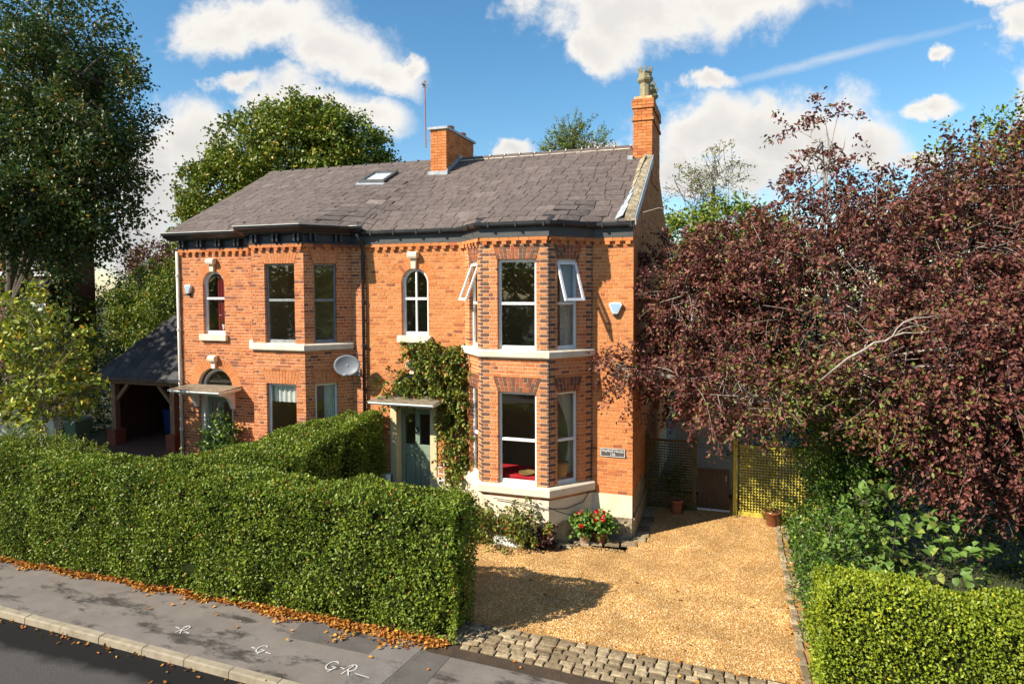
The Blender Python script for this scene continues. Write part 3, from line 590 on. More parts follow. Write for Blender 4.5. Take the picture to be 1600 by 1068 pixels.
def roofz(x, y):
    a, b = 0., 1.
    for _ in range(24):
        c = (a+b)/2
        if yt(x, c) < y: a = c
        else: b = c
    return rzt(x, a)
def house(right):
    dx = 0. if right else LOFF; xl, xr = (-6.62, 0.) if right else (-12.55, -6.62)
    H = thing('brick_house', 'orange brick house on the right with ivy-clad porch, white windows and dark-brick quoins' if right else 'orange brick house on the left with satellite dish, skylight and black bracketed cornice', 'house', ((xl+xr)/2, 3, 0), 'pair of joined houses')
    bm = 'brick_r' if right else 'brick_l'; PC = Pieces(); MO = MB(); MOB = MB()
    tf = lambda: float(np.clip(random.gauss(.38, .17), 0, .72)) if random.random() > .06 else random.uniform(.72, .82)
    tl = (lambda: float(np.clip(random.gauss(.36, .2), 0, .74)) if random.random() > .12 else random.uniform(.74, .84))
    tf = tf if right else tl
    dark = (lambda: random.choice((.9, .95, .84, .8, .76, .78))) if right else (lambda: random.uniform(.3, .62))
    path = [(xl, 0), (-3.98+dx, 0), (-3.21+dx, -.9), (-1.67+dx, -.9), (-.9+dx, 0), (xr, 0)]
    FW = frame(path[0], path[1]); FL = frame(path[1], path[2]); FF = frame(path[2], path[3]); FR = frame(path[3], path[4]); FE = frame(path[4], path[5])
    ca = (-5.29 if right else -11.40)-xl; cdoor = (-5.36 if right else -11.42)-xl; zs0 = 4.40 if right else 4.32
    az = 5.68; awh = .365; dwh = .60; dzs = 2.88 if right else 2.80
    zb0 = 1.28
    oW = [arch_op(ca, awh, zs0, az, awh+.225), arch_op(cdoor, dwh, -1, dzs, dwh+.30)]
    lay(FW, FW.L, .96, ZE, oW, PC, MO, tf)
    ring(FW, PC, ca, az, awh, awh+.225, tf if right else (lambda: random.uniform(.4, .66)), MO); ring(FW, PC, cdoor, dzs, dwh, dwh+.30, (lambda: random.uniform(.4, .66)), MO, rings=1)
    q0, q1 = (1, 1) if right else (None, None)
    for F, a, b, cn in ((FL, .36, .93, (None, q0)), (FF, .385, 1.27, (q0, q0)), (FR, .235, .80, (1 if right else None, 1 if right else None))):
        if F is FR and right: cn = (2, 1)
        if F is FF and right: cn = (1, 1)
        if F is FL and right: cn = (None, 2)
        lo_t = 3.28 if right else 3.20
        ops = [rect_op(a, b, 4.2, 6.17), flat_arch_op(a, b, 6.17, 6.48, .10), rect_op(a, b, zb0-.1, lo_t), flat_arch_op(a, b, lo_t, lo_t+.32, .10), rect_op(-1, 9, 4.06, 4.19)]
        lay(F, F.L, .96, ZE, ops, PC, MOB, tf, corner=cn)
        for z in (6.17, lo_t): flat_arch(F, PC, a, b, z, z+(.31 if z > 5 else .32), .10, dark)
        for zz in (6.17, lo_t): MOB.prism2(F, [(a+.01, zz+.004), (b-.01, zz+.004), (b+.09, zz+.31), (a-.09, zz+.31)], -.115, -.006)
    if FE.L > .05: lay(FE, FE.L, ZP, ZE, [], PC, MO, tf)
    # dentil course
    for F in (FW, FL, FF, FR, FE):
        s = .06; m0 = F.L
        while s < F.L-.1:
            PC.prism(F, [(s, 6.49), (s+.105, 6.49), (s+.105, 6.563), (s, 6.563)], -.02, .062, tf()); s += .225
    for F0, F1 in zip(path[:-1], path[1:]):
        F = frame(F0, F1); s = 0.
        while s < F.L-.02:
            e = min(F.L, s+.225); PC.prism(F, [(s+.004, 6.566), (e-.004, 6.566), (e-.004, 6.64), (s+.004, 6.64)], -.02, .066+random.gauss(0, .001), tf()); s = e
    if right:   # gable end wall, mostly hidden behind the plum tree
        FG = frame((0, 0), (0, 8.2))
        def clip(z):
            if z < 6.9: return (.0, 8.2)
            k = (z-6.9)/PI_*1.0-.3; return (max(0, k), min(8.2, 8.0-k))
        lay(FG, 8.2, ZP, 9.2, [], PC, MO, tf, vis=0., xclip=clip)
    PC.finish(H, 'brick', 'brickwork', bm); MO.build('mortar', 'mortar_r' if right else 'mortar_l', H, kind='stuff'); MOB.build('bay_mortar', 'mortar_l', H, kind='stuff')
    # plinth, sills, keystones
    hp = [(xl, 0), (cdoor+xl-dwh, 0)]; hp2 = [(cdoor+xl+dwh, 0)]+path[1:]
    for p in (hp, hp2):
        MB().sweep(p, [(-.12, .46), (.022, .46), (.022, ZP-.002), (-.12, ZP-.002)]).build('plinth', 'plinth' if right else 'brick_dark', H)
    if right:
        for p, nm in ((hp, 0), (hp2, 1)): MB().sweep(p, [(-.12, -.1), (.055, -.1), (.05, .458), (-.12, .458)]).build('footing', 'rough_stone', H)
        mb = MB(); mb.sweep([(0, 0), (0, 8.2)], [(-.12, -.1), (.05, -.1), (.045, .46), (.0, .47), (.0, ZP-.002), (-.12, ZP-.002)]); mb.build('footing', 'rough_stone', H)
    MB().sweep(path[1:5], [(-.1, 4.035), (.07, 4.035), (.085, 4.06), (.085, 4.17), (.06, 4.20), (-.12, 4.215)]).build('bay_sill', 'stone', H)
    MB().sweep(path[1:5], [(-.1, 1.03), (.08, 1.03), (.105, 1.06), (.105, 1.20), (.075, 1.235), (-.12, 1.255)]).build('bay_sill', 'stone', H)
    MB().obox(FW, ca-.455, ca+.455, zs0-.17, zs0-.002, -.12, .09).build('window_sill', 'stone', H, bevel=.01)
    keystone(H, FW, ca, az+awh-.02, 6.44 if right else 6.39); keystone(H, FW, cdoor, dzs+dwh-.02, 3.78 if right else 3.74)
    # windows
    um = 'upvc' if right else 'sash_dark'; lm = 'upvc'
    for F, a, b in ((FL, .36, .93), (FF, .385, 1.27), (FR, .235, .80)):
        op = R_(21) if right and F is not FF else 0.
        sash_window(H, F, a, b, 4.205, 6.17, 5.21 if right else 5.27, um, open_up=op, fw=.06 if right else .045)
        if right: sash_window(H, F, a, b, 1.245, 3.28, 2.22, lm)
        else: sash_window(H, F, a, b, 1.245, 3.20, 1.55, lm)
    arch_window(H, FW, ca, awh, zs0, az, 5.30, 'upvc', .09 if right else .085, right)
    # doorway: frame, door, fanlight
    FD = frame((xl, 0), (xr, 0)); mb = MB(); dp = .22
    for sg in (-1, 1):
        e = cdoor+sg*dwh; a, b = sorted((e, e-sg*.14)); mb.obox(FD, a, b, .18, 2.84, -dp-.06, -.02 if right else -.1)
    mb.obox(FD, cdoor-dwh, cdoor+dwh, 2.56, 2.70, -dp-.06, -dp+.05)
    mb.build('door_frame', 'cream' if right else 'white', H, bevel=.008)
    a, b = cdoor-dwh+.142, cdoor+dwh-.142
    DM = 'green_door'; mb = MB(); n0, n1 = -dp-.05, -dp; st = .11; zb = .2; zt = 2.555; mid = (a+b)/2
    mb.obox(FD, a, a+st, zb, zt, n0, n1); mb.obox(FD, b-st, b, zb, zt, n0, n1); mb.obox(FD, mid-.06, mid+.06, zb, zt, n0, n1)
    for z0, z1 in ((zb, zb+.22), (1.40, 1.66), (zt-.13, zt)): mb.obox(FD, a+st, mid-.06, z0, z1, n0, n1-.001); mb.obox(FD, mid+.06, b-st, z0, z1, n0, n1-.001)
    dr = mb.build('door', DM, H, bevel=.006)
    for x0, x1 in ((a+st, mid-.06), (mid+.06, b-st)):
        MB().obox(FD, x0+.012, x1-.012, zb+.235, 1.385, n0, n1-.018).build('door_panel', DM, dr, bevel=.012)
        MB().obox(FD, x0-.004, x1+.004, 1.655, zt-.125, n0+.012, n0+.02).build('pane', 'glass', dr)
    MB().lathe((0, 0, 0), [(.0, 0), (.03, .004), (.035, .03), (.02, .05), (.0, .052)], 12).build('door_knob', 'metal', dr)
    k = dr.children[-1]; k.rotation_euler = (R_(90), 0, 0); k.location = FD(mid, 1.30, n1)
    mb = MB(); p = FD(mid, 2.05, n1); mb.tube([(p[0]-.035, p[1]-.02, p[2]), (p[0]-.03, p[1]-.03, p[2]-.09), (p[0], p[1]-.03, p[2]-.12), (p[0]+.03, p[1]-.03, p[2]-.09), (p[0]+.035, p[1]-.02, p[2])], .008, 6); mb.obox(FD, mid-.02, mid+.02, 2.04, 2.10, n1-.005, n1+.03); mb.build('door_knocker', 'black', dr)
    if right: MB().obox(FD, mid-.12, mid+.12, 1.10, 1.15, n1-.002, n1+.012).build('letter_box', 'metal', dr) if False else None
    fan = arc_pts(cdoor, dzs-.04, dwh-.002, 18); fi = arc_pts(cdoor, dzs-.04, dwh-.07, 18); mb = MB()
    for k in range(18): mb.prism2(FD, [fi[k], fi[k+1], fan[k+1], fan[k]], -.24, -.17, back=True)
    f_ = mb.build('fanlight', 'white', H); MB().prism2(FD, [(cdoor-dwh+.06, 2.72), (cdoor+dwh-.06, 2.72)]+arc_pts(cdoor, dzs-.04, dwh-.06, 18)[::-1], -.205, -.2, back=True).build('pane', 'glass', f_)
    # porch canopy
    cx0, cx1 = cdoor-.74+(0. if right else -.04), cdoor+.90-(0. if right else .03); zc = 2.80
    mb = MB(); zt_ = zc+.10; P = lambda s, n, z: FD(s, z, n)
    mb.obox(FD, cx0, cx1, zc, zc+.035, -.05, .80); mb.obox(FD, cx0-.03, cx1+.03, zc+.035, zc+.085, -.05, .84)
    cp = mb.build('porch_canopy', 'white', H, bevel=.006)
    mb = MB(); mb.poly([P(cx0-.035, .0, zc+.125), P(cx1+.035, .0, zc+.125), P(cx1+.035, .85, zc+.09), P(cx0-.035, .85, zc+.09), P(cx0-.035, .0, zc+.086), P(cx1+.035, .0, zc+.086), P(cx1+.035, .85, zc+.086), P(cx0-.035, .85, zc+.086)], [(0, 3, 2, 1), (3, 7, 6, 2), (0, 4, 7, 3), (2, 6, 5, 1)])
    mb.build('canopy_covering', 'mossy', cp)
    for s in (cdoor-dwh-.02, cdoor+dwh+.02):
        mb = MB(); w = .055; pr = [(0, zc), (.60, zc), (.60, zc-.07), (.42, zc-.10), (.22, zc-.20), (.12, zc-.36), (.07, zc-.5), (0, zc-.5)] if not right else [(.02, zc), (.55, zc), (.53, zc-.05), (.1, zc-.10), (.02, zc-.12)]
        Q = [FD(s-w, z, n) for n, z in pr]+[FD(s+w, z, n) for n, z in pr]; k = len(pr)
        mb.poly(Q, [tuple(range(k-1, -1, -1)), tuple(range(k, 2*k))]+[(i, (i+1) % k, (i+1) % k+k, i+k) for i in range(k)]); mb.build('canopy_bracket', 'cream' if right else 'white', cp)
    if right:   # boarded cream cheeks each side of the doorway
        for sg in (-1, 1):
            e = cdoor+sg*(dwh+.002); aa, bb = sorted((e, e-sg*.145)); MB().obox(FD, aa-.03*(sg < 0), bb+.03*(sg > 0), .15, 2.80, -.02, .025).build('pilaster', 'cream', H, bevel=.008)
    MB().obox(FD, cdoor-.75, cdoor+.75, -.1, .18, -dp, .30).build('doorstep', 'rough_stone', H, bevel=.012)
    # fascia, gutter, cornice
    if right:
        MB().sweep(path, [(0., 6.642), (.07, 6.642), (.07, 6.875), (0., 6.875)]).build('fascia', 'fascia', H)
        gp = offs(path, .0)
        MB().sweep(path, [(.0, 6.877), (.075, 6.877), (.09, 6.865), (.14, 6.858), (.185, 6.87), (.205, 6.90), (.21, 6.96), (.195, 6.96), (.18, 6.90), (.10, 6.90), (.08, 6.945), (.0, 6.945)]).build('gutter', 'black', H)
        for a, b in zip(path[:-1], path[1:]):
            F = frame(a, b); s = .25
            while s < F.L: MB().obox(F, s-.02, s+.02, 6.85, 6.968, .10, .22).build('gutter_clip', 'black', H); s += .62
    else:
        MB().sweep(path, [(0., 6.642), (.05, 6.642), (.055, 6.69), (.035, 6.70), (.035, 6.885), (0., 6.885)]).build('fascia', 'fascia_l', H)
        MB().sweep([(xl-.25, 0)]+path[1:], [(.0, 6.885), (.17, 6.885), (.19, 6.92), (.24, 6.93), (.33, 7.0), (.38, 7.015), (.40, 7.07), (.0, 7.07)]).build('cornice', 'black', H)
        MB().sweep([(xl-.27, 0)]+path[1:], [(.28, 7.072), (.41, 7.072), (.415, 7.09), (.28, 7.09)]).build('cornice_edge', 'white', H)
        for F in (FW, FL, FF, FR):
            s = .12
            while s < F.L-.05:
                for e in (0, .12):
                    if s+e+.05 < F.L: MB().prism2(frame(F(s+e, 0, 0)[:2], F(s+e+.05, 0, 0)[:2]), [(0, 6.70), (.05, 6.70), (.05, 6.884), (0, 6.884)], .03, .15).build('bracket', 'black', H)
                s += .62
    # interior shell
    mb = MB(); x0, x1 = xl+.13, xr-.13
    mb.poly([(x0, .12, .3), (x1, .12, .3), (x1, 2.6, .3), (x0, 2.6, .3), (x0, .12, 6.6), (x1, .12, 6.6), (x1, 2.6, 6.6), (x0, 2.6, 6.6)], [(0, 1, 2, 3), (4, 7, 6, 5), (1, 5, 6, 2), (2, 6, 7, 3), (3, 7, 4, 0)])
    mb.box(x0+.01, x1-.01, .13, 2.59, 3.62, 3.86)
    mb.box(-4.35+dx, -4.25+dx, .13, 2.58, .31, 6.59)
    q = offs(path[1:5], -.12); mb.poly([(*p, z) for z in (3.62, 3.86) for p in [q[0], q[1], q[2], q[3]]], [(0, 1, 2, 3), (7, 6, 5, 4)])
    mb.poly([(*p, z) for z in (.9, 6.62) for p in [q[0], q[1], q[2], q[3]]], [(0, 1, 2, 3), (7, 6, 5, 4)])
    mb.build('room_interior', 'room', H)
    # plain outer walls out of view
    mb = MB(); mb.box(xl, xr, 8.05, 8.2, 0, 6.9)
    if not right: mb.poly([(xl, .0, 0), (xl, 8.2, 0), (xl, 8.2, 6.85), (xl, 4, 9.2), (xl, .0, 6.85)], [(0, 4, 3, 2, 1)]); mb.poly([(xl+.1, .0, 0), (xl+.1, 8.2, 0), (xl+.1, 8.2, 6.85), (xl+.1, 4, 9.2), (xl+.1, .0, 6.85)], [(0, 1, 2, 3, 4)])
    mb.build('wall', 'brick_dark', H)
    # roof: slates over a deck
    ex0 = xl-.12 if not right else xl; ex1 = xr-.14 if right else xr
    deck = MB(); xs = np.linspace(ex0, ex1, 70); 
    grid = []
    for xx in xs:
        grid.append([(xx, yt(xx, k/30), rzt(xx, k/30)-.022) for k in range(31)])
    V = [p for r in grid for p in r]; deck.poly(V, [(i*31+k, (i+1)*31+k, (i+1)*31+k+1, i*31+k+1) for i in range(69) for k in range(30)])
    deck.poly([(ex0, RY, RZ-.02), (ex1, RY, RZ-.02), (ex1, 8.4, RZ-.02-4.4*PI_), (ex0, 8.4, RZ-.02-4.4*PI_)], [(0, 1, 2, 3)])
    RF = deck.build('roof', 'slate_dark', H)
    SP = Pieces(); w0 = .385; rows = 17
    rr = random.Random(5 if right else 6)
    for r in range(rows):
        xx = -13.2-(w0*.5 if r % 2 else 0)+rr.uniform(-.06, .06)
        while xx < ex1+(.0 if right else .2):
            w = w0*rr.uniform(.8, 1.22); sg_ = .19 if r % 2 else -.02; a, b = max(xx, ex0+(sg_ if right else 0)), min(xx+w, ex1+(0 if right else sg_)); xx += w
            if b-a < .05: continue
            a += .009; b -= .009; t0 = r/rows-.006; j0 = rr.uniform(-.004, .004); u0 = [t0+j0+rr.uniform(-.002, .002) for q in (a, b)]; c0 = [yt(q, max(0, u)) for q, u in zip((a, b), u0)]; t1 = min((r+1.35)/rows, .9985); c1 = [yt(q, t1) for q in (a, b)]
            lf = .024+rr.uniform(0, .012); lt = .001+rr.uniform(0, .003); th = .024; tl_ = rr.uniform(-.004, .004)
            Q = [(a, c0[0], rzt(a, u0[0])+lf+tl_), (b, c0[1], rzt(b, u0[1])+lf-tl_), (b, c1[1], rzt(b, t1)+lt), (a, c1[0], rzt(a, t1)+lt)]
            Q += [(p[0], p[1], p[2]-th) for p in Q]
            t = float(np.clip(rr.gauss(.5, .13), 0, 1)); t = rr.uniform(.85, 1) if rr.random() < .012 else t
            SP.add(Q, [(0, 1, 2, 3), (0, 4, 5, 1), (1, 5, 6, 2), (3, 7, 4, 0)], t)
    SP.finish(RF, 'slate', 'slates', 'slate')
    x = ex0
    while x < ex1-.02:
        e = min(ex1, x+.46)
        if not (right and x > -.75): 
            mb = MB(); w, t = .15, .02; ln = [(-w, RZ-w*PI_+.035), (0, RZ+.055), (w, RZ-w*PI_+.035), (w, RZ-w*PI_+.015), (0, RZ+.03), (-w, RZ-w*PI_+.015)]; P = [(q, RY+yy, zz) for q in (x+.006, e-.006) for yy, zz in ln]
            mb.poly(P, [tuple(range(5, -1, -1)), tuple(range(6, 12))]+[(i, (i+1) % 6, (i+1) % 6+6, i+6) for i in range(6)], .35); mb.build('ridge_tile', 'slate', RF)
            if right: MB().bar((x+.02, RY-.165, RZ-.16*PI_+.022), (e-.02, RY-.165, RZ-.16*PI_+.022), .035, .02).build('ridge_pointing', 'stone', RF)
            MB().box(e-.014, e+.014, RY-.08, RY+.08, RZ+.012, RZ+.066).build('ridge_joint', 'stone' if right else 'slate', RF)
        x = e
    return H, RF, path
HR, RFR, PR = house(True); HL, RFL, PL = house(False)

def chimney(H, x0, x1, y0, y1, z0, z1, name='chimney', bands=True, bm='brick_r'):
    PC = Pieces(); MO = MB(); tf = lambda: float(np.clip(random.gauss(.3, .2), 0, .74))
    crn = [(x0, y0), (x1, y0), (x1, y1), (x0, y1)]
    base = MB().box(x0+.012, x1-.012, y0+.012, y1-.012, z0, z1-.01).build(name, 'mortar_r', H)
    for i in range(4):
        F = frame(crn[i], crn[(i+1) % 4]); 
        nc = int((z1-z0)/HC)
        for c in range(nc):
            zb = z0+c*HC; s = 0.; ln0 = .1125 if (c+i) % 2 else .225; e = ln0; first = True
            pr_ = .035 if bands and (nc-c) in (1, 2, 3, 7) else 0.
            while s < F.L-.005:
                e = min(F.L, s+(ln0 if first else .225)); e = F.L if F.L-e < .06 else e; first = False
                PC.prism(F, [(s+.005-pr_*(s == 0), zb+.005), (e-.005+pr_*(e == F.L), zb+.005), (e-.005+pr_*(e == F.L), zb+HC-.005), (s+.005-pr_*(s == 0), zb+HC-.005)], -.03, .002+pr_+random.gauss(0, .002), tf() if pr_ == 0 or (nc-c) == 2 else random.uniform(.1, .8)); s = e
    PC.finish(base, 'brick', 'brickwork', bm, 0); return base
CR = chimney(HR, -.46, .03, 3.10, 4.92, 8.3, 10.54)
def crown_pot(parent, x, y, z, h=.86):
    mb = MB(); mb.lathe((x, y, z), [(.17, 0), (.17, .06), (.14, .10), (.135, h*.52), (.15, h*.54), (.20, h*.60), (.215, h*.66), (.20, h*.70), (.165, h*.72), (.17, h*.86), (.13, h*.86), (.12, h*.5)], 8)
    for k in range(8):
        a = 2*math.pi*k/8+.2; p = Vector((x+.15*math.cos(a), y+.15*math.sin(a), z+h*.85)); mb.bar(p, p+Vector((.02*math.cos(a), .02*math.sin(a), h*.16)), .07, .04)
    return mb.build('chimney_pot', 'chimney_pot', parent)
crown_pot(CR, -.20, 3.42, 10.48, .86); crown_pot(CR, -.18, 3.98, 10.48, .64); crown_pot(CR, -.18, 4.55, 10.48, .64)
MB().box(-.5, -.02, 3.06, 3.10, 8.62, 8.86).box(-.60, -.46, 3.0, 4.0, 8.78, 9.0).build('lead_flashing', 'lead', CR)
CM = chimney(HR, -6.24, -5.74, 2.95, 5.02, 8.4, 10.12, bands=False)
MB().box(-6.30, -5.68, 2.89, 5.08, 10.10, 10.17).build('chimney_cap', 'lead', CM)
for y in (3.7, 4.6): MB().lathe((-5.99, y, 10.16), [(.15, 0), (.14, .12), (.16, .13), (.16, .19), (.12, .19), (.12, .05)], 14).build('chimney_pot', 'terracotta', CM)
zf = lambda y: EAVE+PI_*(y+.15)
mb = MB(); mb.box(-6.30, -5.68, 2.86, 2.95, zf(2.86)-.02, zf(2.95)+.10); mb.build('lead_flashing', 'lead', CM)
mb = MB()
for k in range(9):
    y0 = 2.95+k*.115; mb.box(-5.74, -5.715, y0, y0+.115, zf(y0)-.05, zf(y0)+.17+.02*(k % 2))
mb.build('lead_flashing', 'lead', CM)
# right-hand verge: broken lead soaker, mossy fillet and stone coping
for (y0, y1, xa, xb, lift) in ((-.08, .42, -.40, -.22, .03), (.40, .95, -.37, -.20, .035), (.93, 1.30, -.34, -.20, .03), (1.32, 2.1, -.32, -.18, .04), (2.1, 3.0, -.30, -.16, .05)):
    mb = MB(); Q = [(xa+(.05*q), y, zf(y)+lift+.02*q) for q, y in ((0, y0), (1, y1))]+[(xb+(.05*q), y, zf(y)+lift+.10) for q, y in ((1, y1), (0, y0))]; Q += [(p[0], p[1], p[2]-.02) for p in Q]
    mb.poly(Q, [(3, 2, 1, 0), (4, 5, 6, 7), (0, 1, 5, 4), (1, 2, 6, 5), (2, 3, 7, 6), (3, 0, 4, 7)]); mb.build('lead_flashing', 'lead' if y0 < 1.2 else 'rough_stone', RFR)
y = -.12
while y < 3.05:
    ln = random.uniform(.28, .42); mb = MB(); a, b = y+.01, min(3.08, y+ln-.01); h0 = random.uniform(.10, .16)
    Q = [(-.19, a, zf(a)), (.04, a, zf(a)), (.04, b, zf(b)), (-.19, b, zf(b)), (-.17, a, zf(a)+h0), (.03, a, zf(a)+h0*.7), (.03, b, zf(b)+h0*.7), (-.17, b, zf(b)+h0)]
    mb.poly(Q, [(4, 5, 6, 7), (0, 1, 5, 4), (1, 2, 6, 5), (2, 3, 7, 6), (3, 0, 4, 7)]); mb.build('verge_stone', 'rough_stone', RFR); y += ln
MB().poly([(.045, -.12, zf(-.12)-.1), (.065, -.12, zf(-.12)-.1), (.065, 3.1, zf(3.1)-.1), (.045, 3.1, zf(3.1)-.1), (.045, -.12, zf(-.12)+.1), (.065, -.12, zf(-.12)+.1), (.065, 3.1, zf(3.1)+.1), (.045, 3.1, zf(3.1)+.1)], [(0, 3, 2, 1), (4, 5, 6, 7), (0, 1, 5, 4), (1, 2, 6, 5), (2, 3, 7, 6), (3, 0, 4, 7)]).build('verge_strip', 'lead', RFR)
# skylight
def rp(x, y, l=0.): return (x, y, roofz(x, y)+l)
sk = MB()
for a, b, c, d_ in ((-8.12, -8.02, 2.12, 2.98), (-7.40, -7.30, 2.12, 2.98)):
    sk.poly([rp(a, c, -.02), rp(b, c, -.02), rp(b, d_, -.02), rp(a, d_, -.02), rp(a, c, .10), rp(b, c, .10), rp(b, d_, .10), rp(a, d_, .10)], [(4, 5, 6, 7), (0, 1, 5, 4), (1, 2, 6, 5), (2, 3, 7, 6), (3, 0, 4, 7)])
for c, d_ in ((2.12, 2.22), (2.88, 2.98)):
    sk.poly([rp(-8.02, c, -.02), rp(-7.40, c, -.02), rp(-7.40, d_, -.02), rp(-8.02, d_, -.02), rp(-8.02, c, .098), rp(-7.40, c, .098), rp(-7.40, d_, .098), rp(-8.02, d_, .098)], [(4, 5, 6, 7), (0, 1, 5, 4), (2, 3, 7, 6)])
skl = sk.build('skylight', 'fascia', HL)
MB().poly([rp(-8.03, 2.21, .06), rp(-7.39, 2.21, .06), rp(-7.39, 2.89, .06), rp(-8.03, 2.89, .06)], [(0, 1, 2, 3)]).build('blind', 'white', skl)  # white sheet under the glass stands in for a pale sky reflection
MB().poly([rp(-8.03, 2.21, .085), rp(-7.39, 2.21, .085), rp(-7.39, 2.89, .085), rp(-8.03, 2.89, .085)], [(0, 1, 2, 3)]).build('pane', 'glass', skl)
MB().poly([rp(-8.16, 1.98, .03), rp(-7.26, 1.98, .03), rp(-7.26, 2.13, .035), rp(-8.16, 2.13, .035)], [(0, 1, 2, 3)]).build('apron_flashing', 'lead', skl)
# ------------------------------------------------------------------ things fixed to the houses
def clips_pipe(name, label, pts, r, m, zs, x, y):
    t = thing(name, label, 'downpipe', pts[-1]); MB().tube(pts, r, 12).build('pipe', m, t, True)
    for z in zs: MB().lathe((x, y, z), [(r+.012, 0), (r+.014, .01), (r+.014, .05), (r+.012, .06)], 12).build('collar', m, t)
    return t
clips_pipe('downpipe', 'black cast iron downpipe between the two house fronts', [(-6.68, -.28, 6.88), (-6.68, -.24, 6.76), (-6.68, -.10, 6.60), (-6.68, -.07, 6.45), (-6.68, -.07, .1)], .042, 'black', (6.3, 5.2, 4.1, 3.0, 1.9), -6.68, -.07)
clips_pipe('downpipe', 'cream painted downpipe on the far left corner of the houses', [(-12.58, -.05, 6.6), (-12.58, -.05, .1)], .045, 'pipe_white', (5.9, 4.4, 2.9, 1.6), -12.58, -.05)
ds = thing('satellite_dish', 'grey satellite dish on a wall arm beside the black downpipe', 'satellite dish', (-6.9, -.02, 3.5))
mb = MB(); n = 28; rows = 6; c = np.array([-6.93, -.42, 3.66]); nd = unit(np.array([.30, -.93, .12])); sx = unit(np.cross(nd, [0, 0, 1.])); sy = np.cross(sx, nd); P = []
for i in range(rows+1):
    for j in range(n): a = 2*math.pi*j/n; r = i/rows; P.append(c+sx*.33*r*math.cos(a)+sy*.26*r*math.sin(a)+nd*(.075*r*r))
fs = [(i*n+j, (i+1)*n+j, (i+1)*n+(j+1) % n, i*n+(j+1) % n) for i in range(rows) for j in range(n)]
mb.poly(P, fs); o = mb.build('reflector', 'dish', ds, True); md = o.modifiers.new('thick', 'SOLIDIFY'); md.thickness = .012
MB().tube([c-sy*.22+nd*.06, c-sy*.27+nd*.30], .012, 8).build('feed_arm', 'metal', ds); MB().tube([c-sy*.27+nd*.26, c-sy*.22+nd*.34], .028, 10).build('receiver', 'sash_dark', ds)
MB().tube([c-nd*.01, c+np.array([0, .14, -.1]), (-6.9, -.02, 3.45)], .018, 8).box(-6.98, -6.82, -.03, -.005, 3.36, 3.54).build('wall_bracket', 'metal', ds)
def alarm(x, z, label, w=.26, h=.24):
    a = thing('alarm_box', label, 'alarm box', (x, 0, z), 'burglar alarm boxes'); F = frame((x, 0), (x+1, 0)); s = lambda k, n: [(-w*.5*k, h*.30*k+0), (-w*.38*k, h*.5*k), (w*.38*k, h*.5*k), (w*.5*k, h*.30*k), (w*.18*k, -h*.5*k), (-w*.18*k, -h*.5*k)][::-1]
    MB().prism2(F, [(p, q+z) for p, q in s(1, 0)], 0., .085).build('case', 'alarm', a, bevel=.012); MB().prism2(F, [(p, q+z) for p, q in s(.78, 0)], .08, .089).build('face', 'alarm_blue', a)
    MB().box(x-.05, x+.05, -.07, -.004, z-h*.5-.055, z-h*.5+.002).build('strobe', 'black', a); return a
alarm(-.38, 5.10, 'white and pale blue alarm box beside the purple tree', .30, .25); alarm(-12.22, 5.56, 'white and pale blue alarm box beside the left arched window', .22, .24)
pq = thing('name_plaque', 'dark grey name plaque with white lettering and border', 'plaque', (-.44, 0, 1.8)); F = frame((-.715, 0), (0, 0))
MB().obox(F, 0, .555, 1.795, 1.985, .0, .022).build('board', 'plaque', pq, bevel=.005)
mb = MB(); 
for a in ((.008, .547, 1.80, 1.811), (.008, .547, 1.969, 1.98), (.008, .019, 1.811, 1.969), (.536, .547, 1.811, 1.969)): mb.obox(F, *a, .02, .025)
mb.build('border', 'white', pq)
def text(parent, s, x, y, z, size, m):
    cu = bpy.data.curves.new('lettering', 'FONT'); cu.body = s; cu.size = size; cu.align_x = 'CENTER'; cu.extrude = .001; cu.offset = .0006
    o = bpy.data.objects.new('lettering', cu); COL.objects.link(o); bpy.context.view_layer.update(); me = bpy.data.meshes.new_from_object(o); bpy.data.objects.remove(o); me.materials.clear(); me.materials.append(MT[m])
    o = bpy.data.objects.new('lettering', me); COL.objects.link(o); o.location = (x, y, z); o.rotation_euler = (R_(90), 0, 0); attach(o, parent)
text(pq, 'Heyfield House', -.4375, -.0255, 1.905, .078, 'white'); text(pq, '105', -.4375, -.0255, 1.825, .082, 'white')
an = thing('television_aerial', 'thin rusty aerial mast fixed to the middle chimney', 'aerial', (-6.32, 3.0, 9.5))
mb = MB(); mb.tube([(-6.42, 3.02, 9.62), (-6.44, 3.02, 11.55)], .016, 6); mb.build('mast', 'terracotta', an)
mb = MB(); mb.tube([(-6.24, 3.05, 9.85), (-6.43, 3.02, 9.82)], .01, 5); mb.build('bracket', 'metal', an)
mb = MB()
for z, w in ((11.5, .16), (11.42, .2), (11.34, .14)): mb.tube([(-6.44-w/2, 3.0, z), (-6.44+w*.4, 3.04, z+.02)], .008, 4)
mb.tube([(-6.46, 2.9, 11.46), (-6.50, 3.12, 11.40)], .02, 5); mb.build('elements', 'metal', an)
cb = thing('cable', 'thin black cable drooping along the bay plinth', 'cable', (-1.2, -.6, .8)); mb = MB()
mb.tube([(-2.9, -.99, .93), (-2.2, -.985, .88), (-1.7, -.97, .80), (-1.35, -.58, .72), (-1.05, -.23, .80), (-.92, -.06, 1.05), (-.90, -.03, 2.2)], .009, 5); mb.build('cord', 'black', cb)
mb = MB(); mb.tube([(-1.68, -.96, .84), (-1.4, -.62, .62), (-1.15, -.33, .50), (-.95, -.12, .44)], .008, 5); mb.build('cord', 'black', cb)
